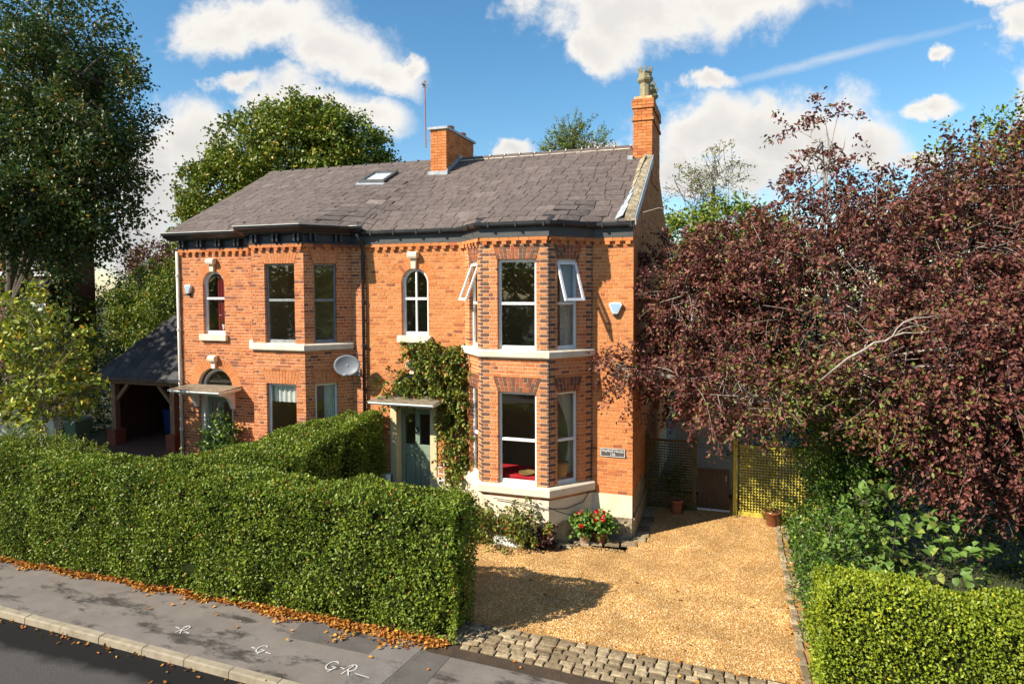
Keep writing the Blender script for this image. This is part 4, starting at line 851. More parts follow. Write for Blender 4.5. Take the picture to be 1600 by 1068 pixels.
# ------------------------------------------------------------------ things seen through the windows
def curtain(label, a, b, z0, z1, m, n0=.05, gather=0.):
    a = np.array(a); b = np.array(b); u = (b-a); L = np.linalg.norm(u); u /= L; nn = np.array([-u[1], u[0]]); mb = MB(); K = 30; rows = 7; P = []
    for r in range(rows+1):
        z = z0+(z1-z0)*r/rows; g = 1-gather*math.sin(math.pi*min(1, (1-r/rows)*1.1)*.8)
        for k in range(K+1): s = L*k/K*g; q = a+u*s+nn*(.025*math.sin(k*1.25)); P.append((q[0], q[1], z))
    mb.poly(P, [(r*(K+1)+k, r*(K+1)+k+1, (r+1)*(K+1)+k+1, (r+1)*(K+1)+k) for r in range(rows) for k in range(K)]); o = mb.build('curtain', m, None, True); tag(o, label, 'curtain', 'curtains in the windows'); return o
def bay_in(off, s0, s1, seg, dx=0):
    pth = [(-3.98+dx, 0), (-3.21+dx, -.9), (-1.67+dx, -.9), (-.9+dx, 0)]; F = frame(pth[seg], pth[seg+1]); return F(s0, 0, -off)[:2], F(s1, 0, -off)[:2]
a, b = bay_in(.26, .48, .86, 2); curtain('pale curtain in the upper right bay window below the open sash', a, b, 4.2, 6.2, 'curtain')
a, b = bay_in(.26, .30, .62, 0); curtain('pale curtain in the upper left bay window beside the open sash', a, b, 4.2, 6.2, 'curtain')
a, b = bay_in(.26, .86, .30, 2); curtain('cream curtain swept back in the lower right bay window', a, b, 1.3, 3.3, 'curtain', gather=.75)
curtain('dark red curtain in the arched window of the left house', (-11.44, .2), (-10.98, .2), 4.4, 6.1, 'curtain_red')
a, b = bay_in(.2, .39, 1.26, 1, LOFF); o = curtain('white roller blind half down in the lower left bay window', a, b, 2.72, 3.2, 'white')
a, b = bay_in(.2, .5, .8, 2, LOFF); curtain('white net curtain in the lower angled window of the left bay', a, b, 1.3, 3.2, 'white')
ws = thing('window_seat', 'red cushioned window seat inside the lower right bay', 'window seat', (-2.4, -.3, .9))
q = offs(PR[1:5], -.2); mb = MB(); mb.poly([(*p, z) for z in (1.28, 1.40) for p in q], [(3, 2, 1, 0), (4, 5, 6, 7), (0, 1, 5, 4), (1, 2, 6, 5), (2, 3, 7, 6), (3, 0, 4, 7)]); mb.build('cushion', 'red', ws, bevel=.03)
mb = MB(); mb.poly([(*p, z) for z in (.92, 1.279) for p in offs(PR[1:5], -.22)], [(3, 2, 1, 0), (4, 5, 6, 7), (0, 1, 5, 4), (1, 2, 6, 5), (2, 3, 7, 6), (3, 0, 4, 7)]); mb.build('base', 'brown_wood', ws)
bk = thing('basket', 'yellow wicker basket on the red window seat', 'basket', (-1.55, -.45, 1.4)); MB().lathe((-1.52, -.42, 1.40), [(.11, 0), (.13, .02), (.17, .24), (.185, .27), (.165, .27), (.15, .22), (.12, .04)], 18).build('body', 'wicker', bk, True)
MB().lathe((-1.52, -.42, 1.665), [(.17, 0), (.188, .008), (.188, .024), (.17, .03)], 18).build('rim', 'wicker', bk)
tr_ = thing('tray', 'straw tray lying on the red window seat', 'tray', (-2.25, -.55, 1.4)); MB().lathe((-2.25, -.55, 1.402), [(.14, 0), (.19, .03), (.20, .05), (.185, .05), (.13, .015)], 18).build('dish', 'wicker', tr_, True)
vp = thing('potted_plant', 'small plant in a white pot on the left arched window ledge', 'plant', (-11.25, .25, 4.35)); MB().lathe((-11.25, .24, 4.43), [(.055, 0), (.075, .13), (.08, .15), (.06, .15), (.06, .1)], 14).build('pot', 'white', vp, True)
g = np.random.default_rng(21); n = 40; A = unit(g.normal(size=(n, 3))*[1, .6, .4]+[0, 0, .9]); leaves('foliage', np.tile([-11.25, .24, 4.57], (n, 1))+g.normal(0, .02, (n, 3)), A, g.normal(size=(n, 3)), g.uniform(.1, .22, n), .03, g.random(n), 'lf_ivy', vp)
# ------------------------------------------------------------------ vegetation builders
def hedge(name, label, boxf, lm, n, L=.05, dens_top=1., seed=1, group=None, amp=.06, sprigs=0, warp=None):
    """boxf: list of (x0,x1,y0,y1,ztop(function of x,y)) blocks with rounded shoulders"""
    g = np.random.default_rng(seed); x0, x1, y0, y1, zf_, axis = boxf; t = thing(name, label, 'hedge', ((x0+x1)/2, (y0+y1)/2, 0), group)
    ph = g.uniform(0, 6.28, (14, 1)); kx = g.normal(0, 4.2, (14, 3)); 
    def lump(P): return sum(np.sin(P@kx[i]+ph[i]) for i in range(14))/3.6
    LX, LY = x1-x0, y1-y0; H = 2.2; areas = np.array([LX*LY*dens_top, LX*H, LX*H, LY*H, LY*H]); vis = areas/areas.sum(); pick = g.choice(5, n, p=vis); P = np.zeros((n, 3)); N = np.zeros((n, 3)); u, v = g.random(n), g.random(n)
    X = x0+LX*u; Y = y0+LY*v; zt = zf_(X, Y)
    P[:] = np.stack([X, Y, zt], 1); N[:] = [0, 0, 1.]
    for k, (ax, val, sg) in enumerate(((1, y0, -1), (1, y1, 1), (0, x0, -1), (0, x1, 1)), 1):
        m = pick == k; P[m, ax] = val; P[m, 2] = zf_(P[m, 0], P[m, 1])*(v[m] if ax == 1 else u[m])**.95; N[m] = 0; N[m, ax] = sg
    # rounded shoulders: pull points near an edge inwards
    ex = np.minimum(np.abs(P[:, 1]-y0), np.abs(P[:, 1]-y1)); ez = np.abs(zf_(P[:, 0], P[:, 1])-P[:, 2]); r = .20
    top = pick == 0; dv = np.clip(1-ex/r, 0, 1); P[top, 2] -= (.55*r*dv**2)[top]
    exx = np.minimum(np.abs(P[:, 0]-x0), np.abs(P[:, 0]-x1)); P[top, 2] -= (.55*r*np.clip(1-exx/r, 0, 1)**2)[top]
    sd = ~top; P[sd] -= N[sd]*(.55*r*np.clip(1-ez/r, 0, 1)**2)[sd, None]; N[sd, 2] += .5*np.clip(1-ez/r, 0, 1)[sd]
    lowm = sd & (P[:, 2] < .35); P[lowm] -= N[lowm]*(.10*(1-P[lowm, 2:3]/.35))
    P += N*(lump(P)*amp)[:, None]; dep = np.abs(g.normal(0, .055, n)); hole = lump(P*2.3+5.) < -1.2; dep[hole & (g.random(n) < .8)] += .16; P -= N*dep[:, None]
    if warp: P = warp(P)
    up = np.array([0, 0, 1.]); A = unit(N*.55+g.normal(0, .75, (n, 3))+up*.25); NN = unit(N*.9+g.normal(0, .55, (n, 3))+up*.3)
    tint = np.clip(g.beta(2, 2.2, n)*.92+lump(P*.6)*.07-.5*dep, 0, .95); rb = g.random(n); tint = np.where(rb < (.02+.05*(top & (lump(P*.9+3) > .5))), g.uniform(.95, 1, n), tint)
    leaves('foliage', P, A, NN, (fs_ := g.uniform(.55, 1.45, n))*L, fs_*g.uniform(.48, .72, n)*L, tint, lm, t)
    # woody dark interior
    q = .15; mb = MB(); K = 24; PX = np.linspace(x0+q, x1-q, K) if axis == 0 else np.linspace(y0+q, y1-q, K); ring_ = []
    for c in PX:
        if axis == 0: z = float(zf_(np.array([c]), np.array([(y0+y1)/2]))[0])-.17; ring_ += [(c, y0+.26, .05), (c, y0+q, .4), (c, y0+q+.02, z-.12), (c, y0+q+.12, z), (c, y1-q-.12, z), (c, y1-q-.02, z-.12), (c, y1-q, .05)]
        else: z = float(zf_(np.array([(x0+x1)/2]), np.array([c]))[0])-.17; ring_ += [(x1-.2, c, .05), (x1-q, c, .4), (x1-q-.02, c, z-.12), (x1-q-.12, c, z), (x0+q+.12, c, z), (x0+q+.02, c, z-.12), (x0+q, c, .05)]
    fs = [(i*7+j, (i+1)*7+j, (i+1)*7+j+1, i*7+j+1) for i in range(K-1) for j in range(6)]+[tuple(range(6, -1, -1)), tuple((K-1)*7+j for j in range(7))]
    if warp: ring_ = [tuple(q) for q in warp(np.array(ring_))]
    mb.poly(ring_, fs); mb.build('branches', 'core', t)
    if sprigs:
        px = g.uniform(x0, x1, sprigs); py = g.uniform(y0, y1, sprigs); ks = 22; pp = np.stack([np.repeat(px, ks), np.repeat(py, ks), zf_(np.repeat(px, ks), np.repeat(py, ks))+np.tile(np.linspace(-.05, 1, ks), sprigs)*np.repeat(g.uniform(.10, .30, sprigs), ks)], 1); m = len(pp)
        leaves('sprigs', pp, g.normal(0, 1, (m, 3))+[0, 0, .8], g.normal(0, 1, (m, 3)), L*.9, L*.5, g.uniform(.5, .9, m), lm, t)
    return t
def plant(name, label, cat, base, lobes, nspray, nleaf, slen, L, Wd, lm, seed=1, droop=.25, trunk=None, tw='twig_dark', oval=False, spread=.06, shell=.45, group=None, twigfrac=.5, twigr=.006, upb=.5, tintf=None, limbs=True, updir=0., lvar=.3):
    """trunk, limbs, twigs and a crown of single leaves set along sprays; lobes: (centre, radii, weight)"""
    g = np.random.default_rng(seed); t = thing(name, label, cat, base, group)
    C = np.array([l[0] for l in lobes], float); Rr = np.array([l[1] for l in lobes], float); w = np.array([l[2] for l in lobes], float); w /= w.sum()
    k = g.choice(len(lobes), nspray, p=w); dr = rnd_dir(nspray, g); rad = (shell+(1-shell)*g.random(nspray))**(1/1.6); P0 = C[k]+dr*Rr[k]*rad[:, None]
    gd = np.maximum(.12, P0[:, 2])-P0[:, 2]; P0[:, 2] += gd
    D = unit(dr*.8+rnd_dir(nspray, g)*.75+np.array([0, 0, updir])); Ls = slen*g.uniform(.55, 1.3, nspray); K = 5; tt = np.linspace(0, 1, K)
    bend = g.normal(0, .18, (nspray, 3))
    def at(i, s): return P0[i]+D[i]*(Ls[i]*s)[:, None]+(bend[i]*(s**2)[:, None])*Ls[i][:, None]+np.array([0, 0, -1.])*(droop*Ls[i]*s**2)[:, None]
    i = np.repeat(np.arange(nspray), nleaf); s = np.clip(g.beta(1.6, 1.1, len(i)), .03, 1); P = at(i, s)+g.normal(0, spread, (len(i), 3)); P[:, 2] = np.maximum(P[:, 2], .03)
    A = unit(D[i]*.6+rnd_dir(len(i), g)*.9+np.array([0, 0, -droop*.8])); N = unit(rnd_dir(len(i), g)*.8+np.array([0, 0, upb])+dr[i]*.4)
    tint = np.clip(g.beta(2, 2.3, len(i))*.9+np.repeat(g.normal(0, .12, nspray), nleaf), 0, .93); rb = g.random(len(i)); tint = np.where(rb < .05, g.uniform(.93, 1, len(i)), tint)
    if tintf is not None: tint = tintf(P, tint, g)
    leaves('crown', P, A, N, g.uniform(1-lvar, 1+lvar, len(i))*L, g.uniform(.85, 1.15, len(i))*Wd, tint, lm, t, oval)
    nt_ = int(nspray*twigfrac)
    if nt_:
        ii = np.repeat(np.arange(nt_), K); TW = at(ii, np.tile(tt, nt_)).reshape(nt_, K, 3); TW = np.concatenate([TW[:, :1]-D[:nt_, None]*Ls[:nt_, None, None]*.6, TW], 1)
        tubes('twigs', TW, np.broadcast_to(np.linspace(1, .35, K+1)*twigr, (nt_, K+1)), tw, t, 3, 'stuff')
    if trunk:
        top, r = np.array(trunk[0], float), trunk[1]; b = np.array(base, float); mb = MB(); sgs = 7; pts = [b+(top-b)*q/sgs+g.normal(0, r*.25, 3)*(0 < q < sgs)-np.array([0, 0, .1])*(q == 0) for q in range(sgs+1)]
        mb.tube([tuple(p) for p in pts], [r*(1.35 if q == 0 else 1-.45*q/sgs) for q in range(sgs+1)], 10); o = mb.build('trunk', 'bark', t, True)
        if limbs:
            PL_, RL = [], []
            for c, rr, ww in lobes:
                c = np.array(c, float); st = pts[int(g.integers(3, sgs+1))]; midp = (st+c)/2+g.normal(0, .15*np.linalg.norm(c-st)**.5, 3)
                q = np.linspace(0, 1, 6)[:, None]; PL_.append((1-q)**2*st+2*q*(1-q)*midp+q*q*c); RL.append(np.linspace(.42, .07, 6)*r)
                for _ in range(9):
                    e = c+rnd_dir(1, g)[0]*np.array(rr)*.8; s0_ = PL_[-1][int(g.integers(2, 6))] if _ == 0 else PL_[-1-(_ % (len(PL_) if len(PL_) < 3 else 3))][int(g.integers(2, 6))]; m_ = (s0_+e)/2+g.normal(0, .12, 3); PL_.append((1-q)**2*s0_+2*q*(1-q)*m_+q*q*e); RL.append(np.linspace(.12, .03, 6)*r)
            tubes('limbs', np.array(PL_), np.array(RL), 'bark' if tw == 'twig_dark' else tw, t, 5)
    return t
# ------------------------------------------------------------------ hedges
hedge('hedge', 'long clipped dark green hedge along the pavement', (-15.0, -1.98, -5.27, -4.36, lambda x, y: 2.18+.04*np.sin(x*1.3)+.03*np.sin(x*3.1+1)+.06*np.clip((-8-x)/5, 0, 1), 0), 'lf_hedge', 112000, .051, 1.2, 4, sprigs=14)
hedge('hedge', 'clipped green hedge dividing the two front gardens, shaded on its right side', (-7.12, -6.12, -4.5, -.12, lambda x, y: 2.2+.075*(y+4.4)+.03*np.sin(y*2.1)+.02*np.sin(x*4), 1), 'lf_hedge', 54000, .051, 2.2, 5, warp=lambda P: np.stack([-6.12-(-6.12-P[:, 0])*(1+1.7*np.clip(-(P[:, 1]+.3)/4.0, 0, 1)**1.3), P[:, 1], P[:, 2]], 1))
hedge('hedge', 'bright yellow-green clipped hedge in the right corner by the drive', (3.12, 8.6, -5.5, -4.55, lambda x, y: 1.74+.03*np.sin(x*2.1)+.02*np.sin(x*5), 0), 'lf_hedge2', 62000, .041, 1.2, 6)
# overgrown evergreen lifting the left end of the hedge
plant('evergreen_shrub', 'loose light green shrub growing out of the left end of the long hedge', 'shrub', (-12.6, -4.2, 0), [((-12.8, -4.3, 1.75), (1.9, .75, .6), 1), ((-11.3, -4.3, 1.85), (.8, .6, .35), .35)], 900, 16, .22, .052, .03, 'lf_yell', 31, .0, None, spread=.03, twigfrac=.2, updir=.8, twigr=.003)
# ------------------------------------------------------------------ front garden plants of the right house
plant('climber', 'leafy climber with reddening leaves spilling over the right porch and up the wall', 'climber', (-4.35, -.1, 0), [((-4.16, -.14, 1.0), (.30, .14, 1.0), 1.0), ((-4.12, -.14, 2.2), (.32, .14, .9), 1.4), ((-4.3, -.15, 3.1), (.42, .18, .62), 1.4), ((-4.7, -.13, 3.75), (.55, .14, .33), 1.2), ((-5.0, -.12, 3.35), (.3, .08, .18), .14), ((-5.55, -.2, 2.98), (.5, .25, .10), .35), ((-4.15, -.2, 3.75), (.35, .16, .35), .6), ((-5.0, -.13, 4.08), (.5, .08, .16), .3), ((-5.9, -.1, 3.35), (.28, .05, .22), .12)],
      560, 14, .30, .08, .058, 'lf_climb', 41, .35, None, 'twig_dark', True, .04, .1, twigfrac=.9, twigr=.006, upb=.3)
plant('rose_bush', 'sprawling rose bush in front of the cream bay plinth', 'shrub', (-2.7, -1.25, 0), [((-2.75, -1.28, .42), (.65, .3, .33), 1.5), ((-2.2, -1.2, .45), (.55, .28, .36), 1.2), ((-3.25, -1.15, .4), (.35, .3, .4), .7)], 190, 12, .34, .07, .048, 'lf_climb', 43, .2, None, 'twig_dark', True, .035, .1, twigfrac=1., twigr=.004, updir=.4)
plant('heuchera', 'dark purple-brown leafy plant at the bay corner', 'plant', (-1.75, -1.1, 0), [((-1.75, -1.12, .14), (.28, .2, .2), 1)], 60, 8, .16, .08, .06, 'lf_heuch', 44, .2, None, 'twig_dark', True, .03, .1, twigfrac=.3, twigr=.003, updir=.5)
plant('shrub', 'low green shrub at the foot of the climber by the door', 'shrub', (-4.0, -.7, 0), [((-4.1, -.7, .5), (.55, .4, .5), 1), ((-3.7, -1.1, .35), (.4, .35, .35), .6)], 260, 12, .25, .06, .04, 'lf_yell', 45, .1, None, 'twig_dark', False, .03, .2, twigfrac=.2, updir=.3)
plant('evergreen_shrub', 'dark glossy shrub beside the left front door', 'shrub', (-10.75, -.55, 0), [((-10.8, -.5, 1.5), (.42, .35, .7), 1), ((-10.85, -.6, .7), (.5, .4, .6), .6)], 200, 13, .25, .09, .055, 'lf_ivy', 46, .15, None, 'twig_dark', True, .04, .2, twigfrac=.3)
def trough(x0, x1, y, label):
    t = thing('planter', label, 'planter', ((x0+x1)/2, y, 0)); mb = MB(); mb.box(x0, x1, y-.11, y+.11, .02, .19).build('trough', 'white', t, bevel=.02)
    for k in range(9): x = x0+.05+(x1-x0-.1)*k/8; MB().lathe((x, y-.118, .10), [(.0, -.055), (.03, -.04), (.042, 0), (.03, .04), (0, .055)], 8).build('moulding', 'white', t, True)
    MB().box(x0-.012, x1+.012, y-.12, y+.12, .186, .208).build('rim', 'white', t, bevel=.008); return t
trough(-2.75, -2.12, -1.30, 'white ornate planter trough below the rose bush')
def pot(x, y, r, h, m, label, cat='potted plant', fl=0, lm='lf_gera', spray=(60, 9, .16, .075, .07), lob=None, seed=1, oval=True, group=None):
    t = plant('potted_plant', label, cat, (x, y, 0), lob or [((x, y, h+.14), (.22, .22, .16), 1)], spray[0], spray[1], spray[2], spray[3], spray[4], lm, seed, .1, None, 'twig_dark', oval, .035, .05, group, .5, .004, updir=.4)
    MB().lathe((x, y, 0), [(r*.72, 0), (r*.78, .02), (r*.97, h*.82), (r*1.08, h*.84), (r*1.1, h), (r*.95, h), (r*.9, h*.85)], 22).build('pot', m, t, True)
    MB().lathe((x, y, 0), [(r*.9, h*.86), (.01, h*.88)], 14).build('soil', 'soil', t)
    g = np.random.default_rng(seed+90)
    for k in range(fl):
        a = g.uniform(0, 6.28); rr = g.uniform(.05, .26); c = np.array([x+rr*math.cos(a), y+rr*math.sin(a), h+g.uniform(.22, .40)]); n = 26
        leaves('flower_head', c+rnd_dir(n, g)*.02, rnd_dir(n, g)+[0, 0, .3], rnd_dir(n, g), .052, .046, g.random(n), 'petal', t, True, kind=None)
    return t
pot(-.93, -.62, .135, .26, 'terracotta_pale', 'red geraniums in a pale weathered pot nearest the bay', fl=8, seed=51, group='geranium pots')
pot(-.62, -.48, .14, .24, 'terracotta', 'red geraniums in a dark terracotta pot nearest the house corner', fl=8, seed=52, group='geranium pots')
pot(.80, 1.95, .15, .36, 'terracotta', 'terracotta pot with a dark upright shrub in shade by the lattice', lm='lf_dark', spray=(60, 12, .22, .06, .03), lob=[((.80, 1.95, .75), (.18, .18, .4), 1)], seed=53, oval=False)
pot(3.0, 1.80, .185, .36, 'glaze', 'brown glazed pot with a small plant at the end of the drive', lm='lf_climb', spray=(12, 7, .16, .06, .04), lob=[((3.0, 1.8, .42), (.1, .1, .08), 1)], seed=54)
fo = thing('paper_folder', 'white paper folder leaning by the right front door', 'folder', (-6.02, -.2, .75)); mb = MB(); mb.poly([(-6.05, -.42, .60), (-5.86, -.30, .60), (-5.88, -.22, .98), (-6.10, -.32, 1.0)], [(0, 1, 2, 3)]); o = mb.build('sheet', 'white', fo); o.modifiers.new('s', 'SOLIDIFY').thickness = .012
mb = MB(); mb.poly([(-6.00, -.36, .60), (-5.83, -.26, .60), (-5.85, -.18, .96), (-6.05, -.27, .99)], [(0, 1, 2, 3)]); o = mb.build('cover', 'black', fo); o.modifiers.new('s', 'SOLIDIFY').thickness = .01
MB().box(-6.15, -5.82, -.45, -.12, .0, .60).build('step', 'rough_stone', fo)
tl = thing('wire_trellis', 'small white wire trellis among the climber', 'trellis', (-4.42, -.3, 1.0)); mb = MB()
for x in (-4.53, -4.38): MB().bar((x, -.36, .9), (x, -.36, 1.42), .018).build('upright', 'white', tl)
for z in (1.0, 1.16, 1.32): MB().bar((-4.53, -.36, z), (-4.38, -.36, z), .016).build('rung', 'white', tl)
# ------------------------------------------------------------------ lattice fence, gate and what stands behind it
fn = thing('lattice_fence', 'yellow-green lattice fence panels each side of the gate', 'fence', (1.7, 2.3, 0))
sv, sh_ = [None], [None]
def slat(a, b, w, d, nm):
    o = MB().bar(a, b, w, d).build(nm, 'lattice' if b[0] > 2 else 'lattice_shaded', fn); return o
for x0, x1, zt in ((.10, 1.14, 1.72), (2.26, 4.2, 1.70)):
    x = x0+.03
    while x < x1: slat((x, 2.28, .10), (x, 2.28, zt), .028, .012, 'upright_slat'); x += .068
    z = .14
    while z < zt: slat((x0, 2.30, z), (x1, 2.30, z), .012, .028, 'cross_slat'); z += .068
    for z in (.085, zt+.01): MB().box(x0-.02, x1+.02, 2.265, 2.315, z-.025, z+.025).build('rail', 'lattice' if x0 > 2 else 'lattice_shaded', fn)
    MB().box(x0-.02, x1+.02, 2.26, 2.32, .0, .055).build('gravel_board', 'lattice' if x0 > 2 else 'lattice_shaded', fn)
for x in (.06, 1.2, 2.16, 4.24): MB().box(x-.05, x+.05, 2.25, 2.35, 0, 1.86).build('post', 'lattice' if x > 2 else 'lattice_shaded', fn, bevel=.006)
MB().prism2(frame((2.9, 2.34), (3.2, 2.34)), [(0, 1.72), (.3, 1.72), (.15, 1.98)], -.02, .02, back=True).build('finial', 'lattice', fn)
gt = thing('garden_gate', 'dark brown boarded gate between the lattice panels', 'gate', (1.65, 2.4, 0))
for k in range(7): x = 1.29+k*.105; MB().box(x+.003, x+.102, 2.35, 2.375, .08, 1.08).build('board', 'brown_wood', gt)
for z in (.16, .95): MB().box(1.28, 2.03, 2.376, 2.41, z, z+.1).build('ledge', 'brown_wood', gt)
MB().box(1.27, 2.04, 2.345, 2.41, .03, .075).build('weather_bar', 'white', gt); MB().bar((1.95, 2.33, .8), (1.95, 2.33, .95), .02).build('handle', 'metal', gt)
wb = thing('outbuilding', 'white painted brick outbuilding behind the gate', 'building', (1.9, 4.4, 0)); PCs = Pieces(); MOw = MB(); FWb = frame((.6, 3.9), (2.6, 3.9)); lay(FWb, 2.0, .0, 2.4, [], PCs, MOw, lambda: random.random()); PCs.finish(wb, 'brick', 'brickwork', 'white_brick', 250); MOw.build('mortar', 'white', wb)
MB().box(.602, 2.598, 4.02, 5.6, 0, 2.38).build('walls', 'white', wb); MB().box(.45, 2.75, 3.78, 5.8, 2.40, 2.50).build('roof', 'slate_dark', wb)
# ------------------------------------------------------------------ right-hand garden
def plum_t(P, t, g): return np.clip(t+.10*(P[:, 2]-3.8)/3-.06, 0, .93)*np.where(t > .93, 1, 1)+(t > .93)*.05
def plum_t(P, t, g):   # green shoots show through low in the middle of the crown
    gr = np.exp(-((P[:, 0]-3.6)/1.3)**2-((P[:, 2]-3.1)/1.5)**2)*.45+.05
    return np.where(g.random(len(t)) < gr, g.uniform(.96, 1, len(t)), np.minimum(t, .93))
pt = plant('plum_tree', 'wide purple-leaved plum tree beside the right gable end', 'tree', (5.0, 1.2, 0), [((1.9, .9, 4.7), (1.5, 1.1, 1.5), 2.2), ((-.15, -.30, 3.80), (.5, .18, .25), .17), ((.75, 1.2, 3.7), (.6, .45, 1.0), .7), ((2.2, -1.1, 3.6), (1.2, .6, .6), .9), ((1.2, .2, 5.2), (.7, .6, .8), .45), ((.9, .9, 5.8), (.8, .7, .8), .5), ((2.3, .8, 5.9), (1.3, 1.0, 1.1), 1.1), ((3.8, .4, 5.3), (2.2, 1.6, 2.1), 3.2), ((5.0, -1.2, 4.1), (1.4, .9, 1.2), 1.7), ((6.3, -1.2, 3.8), (1.8, 1.0, 1.6), 2.6), ((7.9, -.9, 4.0), (1.9, 1.2, 2.0), 2.2), ((6.4, -.9, 2.5), (1.5, .7, .7), .8), ((5.6, .8, 5.7), (2.0, 1.4, 1.7), 1.9), ((6.4, 1.2, 6.7), (1.5, 1.1, 1.1), .9), ((4.8, .7, 6.9), (1.0, .8, .7), .4), ((3.8, .6, 7.6), (.55, .5, .7), .12), ((3.75, .5, 8.5), (.6, .4, .9), .10)],
      3900, 30, .62, .086, .051, 'lf_plum', 61, .30, ((4.9, .8, 3.2), .2), 'twig', True, .055, .35, twigfrac=.5, twigr=.007, upb=.6, tintf=plum_t)
for br, r in (([(3.5, -1.9, 3.9), (3.86, -2.35, 4.36), (4.1, -2.4, 4.52), (4.24, -2.35, 4.63), (4.40, -2.36, 4.66), (4.51, -2.35, 4.74), (4.55, -2.4, 4.86), (4.65, -2.4, 4.97), (4.82, -2.4, 5.04), (5.0, -2.35, 5.05), (5.17, -2.3, 5.09)], .024), ([(4.51, -2.35, 4.74), (4.66, -2.4, 4.80), (4.83, -2.4, 4.8), (5.18, -2.35, 4.84)], .015), ([(4.54, -2.36, 4.77), (4.63, -2.4, 4.86), (4.73, -2.42, 4.9), (5.0, -2.3, 4.95)], .011), ([(.9, .3, 6.4), (.3, -.1, 6.95), (.25, -.4, 7.12), (.58, -.4, 7.2), (.97, -.3, 7.12)], .012)):
    MB().tube(br, [r*(1-.65*i/(len(br)-1)) for i in range(len(br))], 6).build('bare_branch', 'twig', pt, True)
plant('beech_tree', 'tall copper beech at the right edge behind the plum', 'tree', (8.6, 3.2, 0), [((7.0, 2.4, 6.6), (1.3, 1.3, 1.8), 1.0), ((8.3, 2.5, 6.6), (1.6, 1.5, 2.2), 2), ((9.8, 2.8, 6.8), (1.8, 1.5, 2.4), 2.2), ((8.6, 1.8, 5.2), (2.2, 1.3, 2.0), 1.6), ((6.5, 2.2, 7.9), (.5, .5, .9), .25), ((8.6, 2.4, 8.5), (.7, .6, .7), .3), ((9.9, 2.6, 8.7), (1.0, .8, .9), .5)], 1500, 26, .6, .10, .065, 'lf_beech', 62, .1, ((8.8, 3.0, 6), .28), 'twig_dark', False, .08, .3, updir=.5, twigr=.008)
plant('green_tree', 'yellow-green tree showing through behind the copper beech', 'tree', (9.6, 6.5, 0), [((8.6, 5.5, 7.8), (1.7, 1.4, 2.2), 1.5), ((10.8, 6, 8.2), (2.2, 1.4, 2.4), 1.5), ((8.8, 5.2, 6), (3.0, 1.5, 2.6), 1.2), ((6.2, 5.4, 5.4), (1.9, 1.3, 2.4), 1.0)], 800, 24, .6, .11, .07, 'lf_yell', 63, .1, ((9.6, 6.4, 6), .25), spread=.09, shell=.3)
plant('evergreen_shrub', 'dark ivy-clad thicket along the right edge of the drive', 'shrub', (3.9, -.6, 0), [((4.35, 1.3, 1.3), (.6, .9, 1.3), 1.4), ((4.15, -.2, 1.2), (.65, 1.0, 1.3), 1.5), ((3.8, -1.8, .7), (.65, 1.0, .75), 1.3), ((3.65, -3.2, .55), (.5, .9, .6), .9), ((4.8, .6, 2.0), (.9, 1.2, 1.2), 1.2), ((3.9, .1, 2.6), (.6, .6, 1.3), 1.2), ((3.55, .5, .40), (.3, 1.0, .40), .5)], 1800, 17, .26, .062, .045, 'lf_ivy', 64, .15, None, 'twig', False, .05, .2, twigfrac=.25, twigr=.004)
plant('evergreen_shrub', 'dense dark evergreen bank under the plum tree', 'shrub', (6.5, .8, 0), [((5.6, .4, 1.6), (1.4, 1.0, 1.7), 1), ((7.4, .3, 1.5), (1.6, 1.0, 1.7), 1), ((9.2, .2, 1.5), (1.6, 1.0, 1.8), 1), ((4.8, 3.2, 2.4), (1.5, .9, 2.4), 1), ((3.0, 4.3, 2.2), (1.3, .7, 2.2), .9), ((6.8, 3.2, 2.8), (1.5, .9, 2.8), 1)], 1500, 18, .34, .085, .055, 'lf_dark', 65, .15, None, 'twig_dark', False, .08, .15, twigfrac=.15)
hz = plant('hazel_shrub', 'broad-leaved hazel shrub with pale green leaves behind the right hedge', 'shrub', (4.6, -2.6, 0), [((4.3, -2.4, 1.65), (.55, .5, .55), 1), ((4.9, -2.6, 1.35), (.7, .5, .45), 1), ((4.1, -2.5, 1.15), (.5, .5, .4), .6), ((5.4, -2.5, 1.2), (.5, .4, .3), .5)], 46, 8, .42, .15, .125, 'lf_hazel', 66, .1, None, 'twig_dark', True, .03, .05, twigfrac=1., twigr=.006, upb=1.6)
lawn = sheet('lawn', [(3.3, -4.6), (16, -4.6), (16, 4), (3.3, 4)], .0, 'earth')
g = np.random.default_rng(71); n = 16000; P = np.stack([g.uniform(3.4, 11, n), g.uniform(-4.4, .5, n), np.full(n, .0)], 1); leaves('grass', P, g.normal(0, .4, (n, 3))+[0, 0, 1], g.normal(size=(n, 3)), g.uniform(.05, .11, n), .012, g.random(n), 'grass', lawn)
